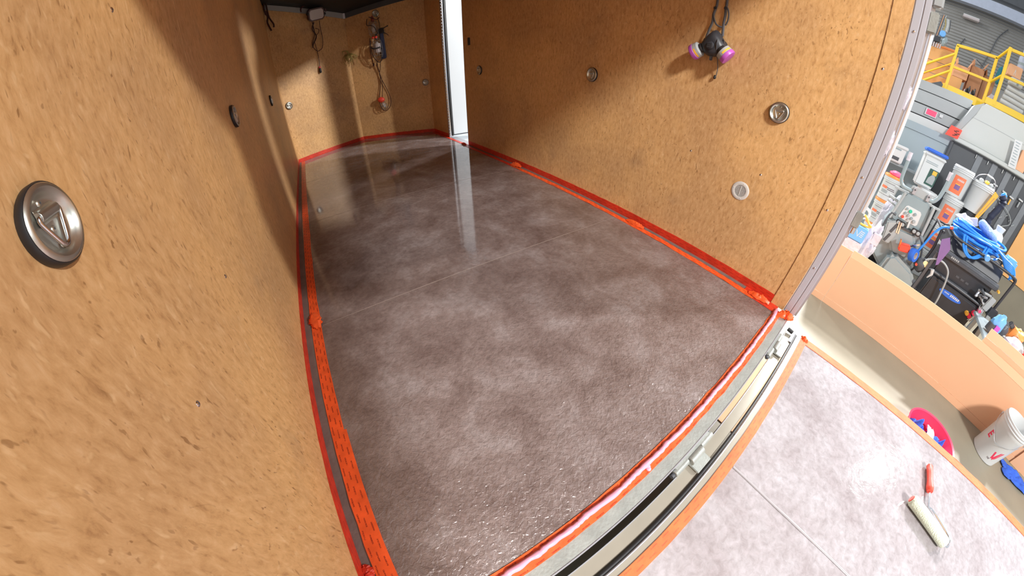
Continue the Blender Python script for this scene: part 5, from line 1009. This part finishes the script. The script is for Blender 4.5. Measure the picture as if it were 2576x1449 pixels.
sp2 = root('slate_panel', 'smooth slate grey panel left of the black wall', 'panel', (BX + 0.03, -0.75, GZ)); obj('sheet', MB().span((BX + 0.03, -1.16, GZ), (BX + 0.06, -0.20, 1.285)), M['slate'], sp2, world=True); obj('slot', MB().span((BX + 0.020, -0.905, 1.330), (BX + 0.03, -0.795, 1.350)), M['white'], sp2, world=True)
obj('top_rail', MB().span((BX + 0.01, -1.16, 1.285), (BX + 0.03, -0.2, 1.40)), M['slate'], sp2, world=True)
rk = root('tool_rack', 'row of small hanging hand tools on the black wall', 'rack', (BX - 0.05, -2.25, 1.0))
for i, (y, z) in enumerate(((-2.00, 1.12), (-2.17, 1.10), (-2.30, 1.09), (-2.44, 1.13))):
    obj('clip', MB().box((0.02, y + 2.25, z - 1.0), (0.03, 0.075, 0.022), Matrix.Rotation(0.1, 3, 'X')), M['white'], rk, bevel=0.003); obj('tool_handle', MB().box((0.015, y + 2.25, z - 1.07), (0.02, 0.022, 0.085)), M[('lgrey', 'amber', 'amber', 'lgrey')[i]], rk, bevel=0.004)
for i in range(6): obj('bolt', MB().box((0.03, 0.10 - i * 0.075, -0.16 - 0.035 * (i % 3)), (0.01, 0.012, 0.05), Matrix.Rotation(0.7, 3, 'X')), M['lgrey'], rk)
obj('hanging_cable', MB().tube(smoothpath([(0.02, 0.35, 0.05), (0.0, 0.20, 0.0), (0.0, 0.02, -0.06), (0.0, -0.15, -0.14), (0.0, -0.22, -0.24), (0.0, -0.12, -0.34), (0.0, -0.02, -0.50)], 6), 0.007, 7), M['lgrey'], rk)
crm = root('cream_counter', 'large cream counter front with a pale ledge above the black wall', 'counter', (BX, -1.8, 1.40))
obj('front', MB().prism([(-1.16, 1.455), (-1.33, 1.86), (-1.36, 2.0), (-1.42, 2.06), (-3.4, 2.06), (-3.4, 1.455)], 'x', BX - 0.02, BX + 0.04), M['cream'], crm, world=True, bevel=0.006)
obj('side', MB().prism([(-1.16, 1.455), (-1.10, 1.50), (-1.27, 1.97), (-1.40, 2.06), (-1.33, 1.86)], 'x', BX - 0.01, BX + 0.20), M['lgrey'], crm, world=True, bevel=0.004)
obj('ledge', MB().span((BX - 0.10, -3.4, 1.392), (BX + 0.05, -1.165, 1.452)), M['cream'], crm, world=True, bevel=0.008)
obj('seam', MB().span((BX - 0.023, -3.4, 1.80), (BX - 0.020, -1.30, 1.806)), M['lgrey'], crm, world=True)
obj('base', MB().span((BX + 0.1, -3.4, GZ), (BX + 0.6, -1.3, 1.39)), M['blackwall'], crm, world=True)
pp = root('notice_sheet', 'long white printed sheet hanging on the cream counter', 'sheet', (BX - 0.04, -2.03, 1.43))
obj('paper', MB().prism([(-1.955, 1.80), (-2.07, 1.815), (-2.135, 1.44), (-2.015, 1.43)], 'x', BX - 0.112, BX - 0.108), M['white'], pp, world=True)
for i in range(9): obj('print_line', MB().box((-0.0735, 0.045 - i * 0.006 - 0.03, 0.345 - i * 0.037), (0.001, 0.075 - 0.02 * (i % 2), 0.010)), M['mgrey'], pp)
cbx = root('brown_carton', 'brown carton standing on the cream counter ledge beside the printed sheet', 'box', (BX - 0.03, -2.20, 1.453)); obj('carton', MB().box((-0.026, 0, 0.14), (0.06, 0.14, 0.28)), M['card'], cbx, bevel=0.004)
cbx2 = root('white_carton', 'white carton with print at the right edge of the photo on the ledge', 'box', (BX - 0.03, -2.345, 1.453)); obj('carton', MB().box((-0.026, 0, 0.12), (0.06, 0.13, 0.24)), M['beam'], cbx2, bevel=0.004)
rs1 = root('sign_card', 'orange-red square tag with dark scribble hanging by the cream counter', 'sign', (BX - 0.03, -1.11, 1.41))
obj('card', MB().prism([(-1.045, 1.565), (-1.215, 1.56), (-1.20, 1.42), (-1.005, 1.41)], 'x', BX - 0.125, BX - 0.112), M['redh'], rs1, world=True, bevel=0.003)
for i in range(5): obj('scribble', MB().box((-0.0965, -0.02 - 0.022 * (i % 3), 0.04 + 0.018 * i), (0.002, 0.05, 0.012), Matrix.Rotation(0.5 * (i % 2) - 0.3, 3, 'X')), M['cordk'], rs1)
rs2 = root('sign_card', 'small red sticker on the grey panels left of the cream counter', 'sign', (BX + 0.2, -0.745, 1.60))
obj('border', MB().box((-0.008, 0, 0.03), (0.004, 0.19, 0.105)), M['white'], rs2, bevel=0.002); obj('face', MB().box((-0.012, -0.002, 0.033), (0.004, 0.155, 0.082)), M['pinkp'], rs2, bevel=0.001)
for i in range(3): obj('print_line', MB().box((-0.0145, 0, 0.01 + i * 0.022), (0.001, 0.12, 0.006)), M['crimson'], rs2)
rs3 = root('switch_plate', 'small white switch plate right of the red sticker', 'switch', (BX + 0.2, -0.90, 1.63)); obj('plate', MB().box((-0.008, 0, 0.02), (0.01, 0.055, 0.05)), M['white'], rs3, bevel=0.004)
bp_ = root('grey_boards', 'wide pale grey boards with dark grooves behind the sign cards', 'wall boards', (BX + 0.21, -0.9, 1.28))
for k, (z0, z1) in enumerate(((1.285, 1.53), (1.545, 1.70), (1.715, 1.90), (1.91, 2.05))): obj('board', MB().span((BX + 0.21, -1.265, z0), (BX + 0.23, -0.15, z1)), M['lgrey' if k else 'white'], bp_, world=True, bevel=0.003)
obj('backing', MB().span((BX + 0.235, -1.265, 1.28), (BX + 0.25, -0.15, 2.05)), M['black'], bp_, world=True)
ob_ = root('orange_board', 'orange-brown plywood sheet leaning at the right edge beyond the pressure unit', 'board', (BX, -3.2, GZ))
obj('sheet', MB().prism([(-2.66, 1.0), (-2.69, 0.30), (-2.76, 0.105), (-3.9, 0.09), (-3.9, 1.3), (-2.66, 1.3)], 'x', BX - 0.02, BX), M['ply'], ob_, world=True); obj('lower_sheet', MB().span((BX, -3.9, GZ), (BX + 0.02, -2.76, 0.09)), M['conc'], ob_, world=True)
ch = root('grey_channel', 'dark grey steel channel sloping up to the yellow platform', 'channel', (10.9, -0.9, 2.5))
# ============================================================ MEZZANINE (X = 12)
MX = 12.0
mz = root('yellow_platform', 'yellow steel platform with guard rails high in the workshop', 'platform', (MX, -1.9, 2.80))
def mm_(name, mb, m, bevel=0.0, lb=None, par=mz): return obj(name, mb, M[m], par, bevel=bevel, world=True, label=lb)
t_ = 0.042
for (y, zt) in ((-1.36, 3.93), (-2.36, 4.03)): mm_('post', MB().box((MX, y, (2.8 + zt) / 2), (0.07, 0.075, zt - 2.8)), 'yellow', 0.006)
mm_('top_rail', MB().prism([(-1.33, 3.90), (-1.33, 3.97), (-2.40, 4.07), (-2.40, 4.0)], 'x', MX - 0.035, MX + 0.035), 'yellow', 0.006)
mm_('mid_rail', MB().prism([(-1.33, 3.36), (-1.33, 3.42), (-2.40, 3.45), (-2.40, 3.39)], 'x', MX - 0.03, MX + 0.03), 'yellow', 0.006)
mm_('kick_plate', MB().span((MX - 0.02, -2.36, 2.72), (MX + 0.02, -1.27, 2.93)), 'yellow', 0.004); mm_('deck', MB().span((MX + 0.03, -3.9, 2.73), (MX + 2.2, -0.4, 2.80)), 'carddk')
mm_('edge_beam', MB().span((MX - 0.0, -2.36, 2.56), (MX + 0.06, -1.2, 2.715)), 'black')
for (y, zt) in ((-2.62, 4.36), (-3.9, 4.45)): mm_('post', MB().box((MX - 0.55, y * 0.955, (2.84 + zt) / 2 * 0.985), (0.07, 0.075, zt - 2.95)), 'yellow', 0.006)
f_ = (MX - 0.55 - 0.34) / (MX - 0.34)
def nearp(y, z): return (-0.034 + (y + 0.034) * f_, 0.955 + (z - 0.955) * f_)
def rail(y0, z0, y1, z1, th, nm='side_rail'):
    a = nearp(y0, z0); b = nearp(y1, z1); mm_(nm, MB().prism([(a[0], a[1] + th), (a[0], a[1] - th), (b[0], b[1] - th), (b[0], b[1] + th)], 'x', MX - 0.58, MX - 0.52), 'yellow', 0.005)
rail(-2.61, 4.36, -3.9, 4.45, 0.035, 'top_rail'); rail(-2.60, 3.69, -3.9, 3.77, 0.032, 'mid_rail'); rail(-2.40, 2.97, -4.1, 3.0, 0.075, 'kick_plate')
for z0, z1 in ((4.03, 4.36), (3.42, 3.69)):
    b = nearp(-2.61, z1); mm_('return_rail', MB().tube([(MX, -2.38, z0), (MX - 0.55, b[0], b[1])], 0.034, 10), 'yellow')
for (y0, z0, y1, z1) in ((-1.33, 3.70, -0.30, 2.88), (-1.33, 3.26, -0.30, 2.40)): mm_('stair_rail', MB().tube([(MX - 0.02, y0, z0), (MX - 0.02, y1, z1)], 0.032, 10), 'yellow', 0, 'sloping yellow stair rail')
mm_('stair_rail', MB().tube([(MX + 0.6, -1.42, 3.60), (MX + 0.6, -0.30, 2.72)], 0.024, 10), 'yellow', 0, 'sloping yellow stair rail')
mm_('kick_plate', MB().span((MX + 0.9, -1.3, 2.60), (MX + 0.94, -0.2, 2.82)), 'yellow')
obj('channel', MB().prism([(-0.34, 2.10), (-0.34, 2.42), (-1.20, 2.92), (-1.27, 2.86), (-1.24, 2.66)], 'x', MX - 0.14, MX - 0.06), M['dgrey'], ch, world=True, bevel=0.008, label='dark steel web')
obj('flange', MB().prism([(-0.34, 2.03), (-0.34, 2.08), (-1.22, 2.64), (-1.22, 2.60)], 'x', MX - 0.22, MX - 0.06), M['lgrey'], ch, world=True, bevel=0.004, label='bright lower flange')
plw = root('plywood_wall', 'orange plywood boards behind the sloping stair rails', 'boards', (MX + 1.0, -0.9, 2.7))
for z0, z1 in ((2.74, 3.22), (3.235, 3.56), (3.575, 3.98)): obj('sheet', MB().span((MX + 0.98, -1.50, z0), (MX + 1.0, -0.2, z1)), M['ply'], plw, world=True, bevel=0.003)
obj('cap_strip', MB().span((MX + 0.94, -1.42, 3.98), (MX + 1.02, -0.2, 4.03)), M['orange'], plw, world=True)
gc = 'cartons on the yellow platform'
def carton(lb, y0, y1, z0, z1, x0, m='card', flap=True):
    o = root('carton', lb, 'box', (x0, (y0 + y1) / 2, z0), gc); w_ = abs(y1 - y0); h_ = z1 - z0
    obj('box', MB().box((0.2, 0, h_ / 2), (0.4, w_, h_)), M[m], o, bevel=0.005)
    if flap:
        obj('flap', MB().box((0.02, -w_ / 2 + 0.02, h_ + 0.08), (0.36, 0.012, 0.18), Matrix.Rotation(0.35, 3, 'X')), M[m], o); obj('flap', MB().box((0.02, w_ / 2 - 0.02, h_ + 0.06), (0.36, 0.012, 0.14), Matrix.Rotation(-0.3, 3, 'X')), M[m], o)
        obj('inside', MB().box((0.2, 0, h_ + 0.004), (0.36, w_ * 0.9, 0.006)), M['carddk'], o)
carton('open pale carton left on the yellow platform, upper', -1.47, -1.86, 3.26, 3.58, MX + 0.35)
carton('small amber carton under the open pale carton', -1.44, -1.76, 2.805, 3.255, MX + 0.35, 'ply', False)
carton('tall brown carton in the middle of the yellow platform', -1.90, -2.26, 2.805, 3.72, MX + 0.45, 'carddk')
carton('tall brown carton with raised flap at the right of the platform', -2.28, -2.60, 2.805, 3.62, MX + 0.5, 'carddk')
sk2 = root('small_tools', 'dark small tools in front of the tall brown cartons', 'tools', (MX + 0.28, -2.0, 2.85))
for i in range(6): obj('tool', MB().blob((0.0, 0.12 - i * 0.05, 0.10 + 0.05 * (i % 3)), (0.08, 0.06, 0.20), 10, 7, 0.5, i), M[('lens', 'black', 'dgrey')[i % 3]], sk2)
mtl = root('hand_tools', 'metal hand tools lying on top of the tall brown carton', 'tools', (MX + 0.6, -2.05, 3.86))
for i in range(3): obj('tool', MB().tube([(0, -0.12 + i * 0.05, -0.02), (0, 0.06 + i * 0.05, 0.07)], 0.012, 6), M[('dgrey', 'alu', 'lgrey')[i]], mtl)
gr2 = 'white rolled sheets stacked on the platform'
for i in range(5):
    o = root('white_roll', ('lowest', 'second', 'third', 'fourth', 'topmost')[i] + ' white roll of the stack at the right of the platform', 'roll', (MX - 0.2, -2.98, 2.90 + i * 0.12), gr2)
    obj('roll', MB().cyl((0, 0.30 - i * 0.02, 0.07), (0, -0.34, 0.05), 0.057, seg=18), M['white'], o, bevel=0.01); obj('sheet_end', MB().box((0.0, 0.30 - i * 0.02, 0.07), (0.08, 0.01, 0.06)), M['lgrey'], o)
wbk = root('white_pack', 'white pack standing on the stack of white rolls', 'pack', (MX - 0.2, -2.90, 3.52)); obj('pack', MB().box((0, -0.03, 0.10), (0.20, 0.34, 0.18)), M['white'], wbk, bevel=0.02); obj('mark', MB().box((-0.105, -0.06, 0.08), (0.004, 0.05, 0.07)), M['mgrey'], wbk)
cpk = root('carton', 'pale carton with white arrow on top of the white pack', 'box', (MX - 0.2, -2.82, 3.705), gc); obj('box', MB().box((0, 0, 0.14), (0.2, 0.34, 0.27)), M['card'], cpk, bevel=0.008); obj('arrow', MB().prism([(0.03, 0.05), (0.0, 0.20), (-0.03, 0.05), (-0.02, 0.05), (0.0, 0.15), (0.02, 0.05)], 'x', -0.104, -0.101), M['white'], cpk)
bt2 = root('pale_pack', 'pale blue bottle pack high at the right edge above the cartons', 'pack', (MX - 0.1, -2.98, 3.98)); obj('bottle', MB().lathe([(0, 0), (0.10, 0), (0.11, 0.03), (0.11, 0.30), (0.05, 0.38), (0.05, 0.62), (0.0, 0.63)], seg=20), M['beam'], bt2); obj('band', MB().lathe([(0.112, 0.10), (0.112, 0.16)], seg=20), M['mgrey'], bt2)
tl2 = root('teal_bag', 'teal bag hanging behind the yellow corner post', 'bag', (MX + 0.2, -2.58, 3.50)); obj('bag', MB().blob((0, 0, 0.2), (0.12, 0.16, 0.45), 14, 10, 0.3, 3), M['teal'], tl2)
fw = root('foliage_film', 'tangle of clear film behind the yellow post', 'film', (MX + 0.35, -2.50, 2.86)); obj('film', MB().blob((0, -0.1, 0.2), (0.12, 0.2, 0.30), 20, 16, 0.5, 5), M['film'], fw)
gh = root('hanging_gear', 'hanging gear with blue tape roll, straps and clear bags left of the platform', 'gear', (MX + 0.6, -0.97, 4.0))
obj('blue_roll', MB().cyl((-0.05, 0.0, 0.24), (0.05, 0.0, 0.24), 0.085, seg=20), M['bluep'], gh, bevel=0.01); obj('dark_box', MB().box((0, 0.10, 0.06), (0.1, 0.16, 0.15)), M['blackp'], gh, bevel=0.01); obj('clear_bag', MB().blob((0, -0.09, 0.06), (0.1, 0.17, 0.26), 14, 10, 0.3, 4), M['mgrey'], gh)
for i in range(4): obj('can', MB().cyl((0, 0.16 - i * 0.06, -0.16), (0, 0.155 - i * 0.06, -0.03), 0.022, seg=10), M['lens'], gh)
for i in range(5): obj('strap', MB().tube(smoothpath([(0, 0.02 - i * 0.035, 0.66), (0, -0.02 - i * 0.03, 0.5), (0, 0.0 - i * 0.035, 0.33)], 4), 0.014, 6), M[('straw', 'lgrey', 'white', 'lgrey', 'dgrey')[i]], gh)
for i in range(4): obj('pole', MB().tube([(0.05, 0.20 - i * 0.03, -0.15), (0.05, 0.10 - i * 0.03, 0.75)], 0.014, 6), M[('dgrey', 'carddk', 'dgrey', 'lgrey')[i]], gh)
# ============================================================ FAR BUILDING
FX = 18.0
fwl = struct('wall_back')
obj('siding_sheet', MB().span((FX, -9, GZ), (FX + 0.05, 4, 7.3)), M['siding'], fwl)
rb_ = MB()
for i in range(24):
    z = 4.6 + i * 0.115; rb_.prism([(z, 0), (z + 0.03, -0.035), (z + 0.06, -0.035), (z + 0.09, 0)], 'y', -9, 4)
rb_.v = [(FX + v_[2], v_[1], v_[0]) for v_ in rb_.v]
for i in range(24):
    pass
obj('rib', rb_, M['siding'], fwl, kind='stuff', smooth=False)
obj('beam', MB().prism([(4, 6.95), (4, 7.35), (-9, 7.35), (-9, 6.95)], 'x', FX - 0.6, FX - 0.3), M['beam'], fwl, label='pale blue roof beam')
obj('beam', MB().span((FX - 0.62, -9, 7.5), (FX - 0.2, 4, 7.9)), M['dgrey'], fwl)
lp_ = root('light_fixture', 'grey strip light fixture hanging on the far ribbed wall', 'light fixture', (FX - 0.2, -2.25, 6.55)); obj('hood', MB().box((0, 0, 0.0), (0.25, 0.62, 0.10)), M['lens'], lp_, bevel=0.02); obj('tube_cover', MB().box((0, 0, 0.06), (0.2, 0.62, 0.04)), M['white'], lp_, bevel=0.01)
cbl = root('wall_cable', 'thin dark cable running down the far ribbed wall', 'cable', (FX - 0.06, -3.4, 5.5)); obj('cable', MB().tube(smoothpath([(0, -0.30, 1.25), (0, 0.0, 0.8), (0, 0.15, 0.2), (0, 0.35, -0.6)], 5), 0.02, 6), M['dgrey'], cbl)
cbl2 = root('wall_cable', 'short twisted dark cable beside the platform on the far wall', 'cable', (FX - 0.06, -2.0, 5.2)); obj('cable', MB().tube(smoothpath([(0, -0.22, 0.6), (0, -0.05, 0.2), (0, 0.0, -0.2), (0, 0.08, -0.6)], 5), 0.022, 6), M['dgrey'], cbl2)
# locking bar gear on the rear post
lb_ = root('lock_rod', 'chrome door lock rod with brackets along the rear post', 'lock rod', (2.132, -0.128, 0.6))
RX, RY = 2.132, -0.128
def lk(name, mb, m, bevel=0.0, lb=None): return obj(name, mb, M[m], lb_, bevel=bevel, world=True, label=lb)
lk('rod', MB().cyl((RX, RY, 0.62), (RX, RY, 1.42), 0.013, seg=18), 'rod', 0, 'polished round rod')
lk('backing_strip', MB().span((2.1255, -0.124, 0.50), (2.131, -0.107, 1.70)), 'alu')
lk('lower_bracket', MB().box((RX - 0.004, RY + 0.004, 0.60), (0.040, 0.040, 0.075)), 'galv', 0.005); lk('upper_bracket', MB().box((RX - 0.004, RY + 0.004, 1.46), (0.040, 0.040, 0.085)), 'galv', 0.005)
lk('cam_block', MB().box((RX - 0.004, RY, 1.58), (0.042, 0.046, 0.12)), 'lgrey', 0.008); lk('pipe_clamp', MB().box((RX - 0.004, RY, 1.69), (0.040, 0.042, 0.07)), 'alu', 0.005)
lk('flange_strip', MB().span((2.1255, -0.118, 0.0), (2.131, -0.107, 0.50)), 'alu')
lk('cap', MB().cyl((RX, RY, 0.53), (RX, RY, 0.57), 0.014, seg=14), 'chrome', 0.002)
for z in (0.95, 1.15): lk('film_scrap', MB().blob((2.120, RY + 0.018, z), (0.012, 0.02, 0.10), 10, 12, 0.6, int(z * 10)), 'film')
bpy.context.view_layer.update()
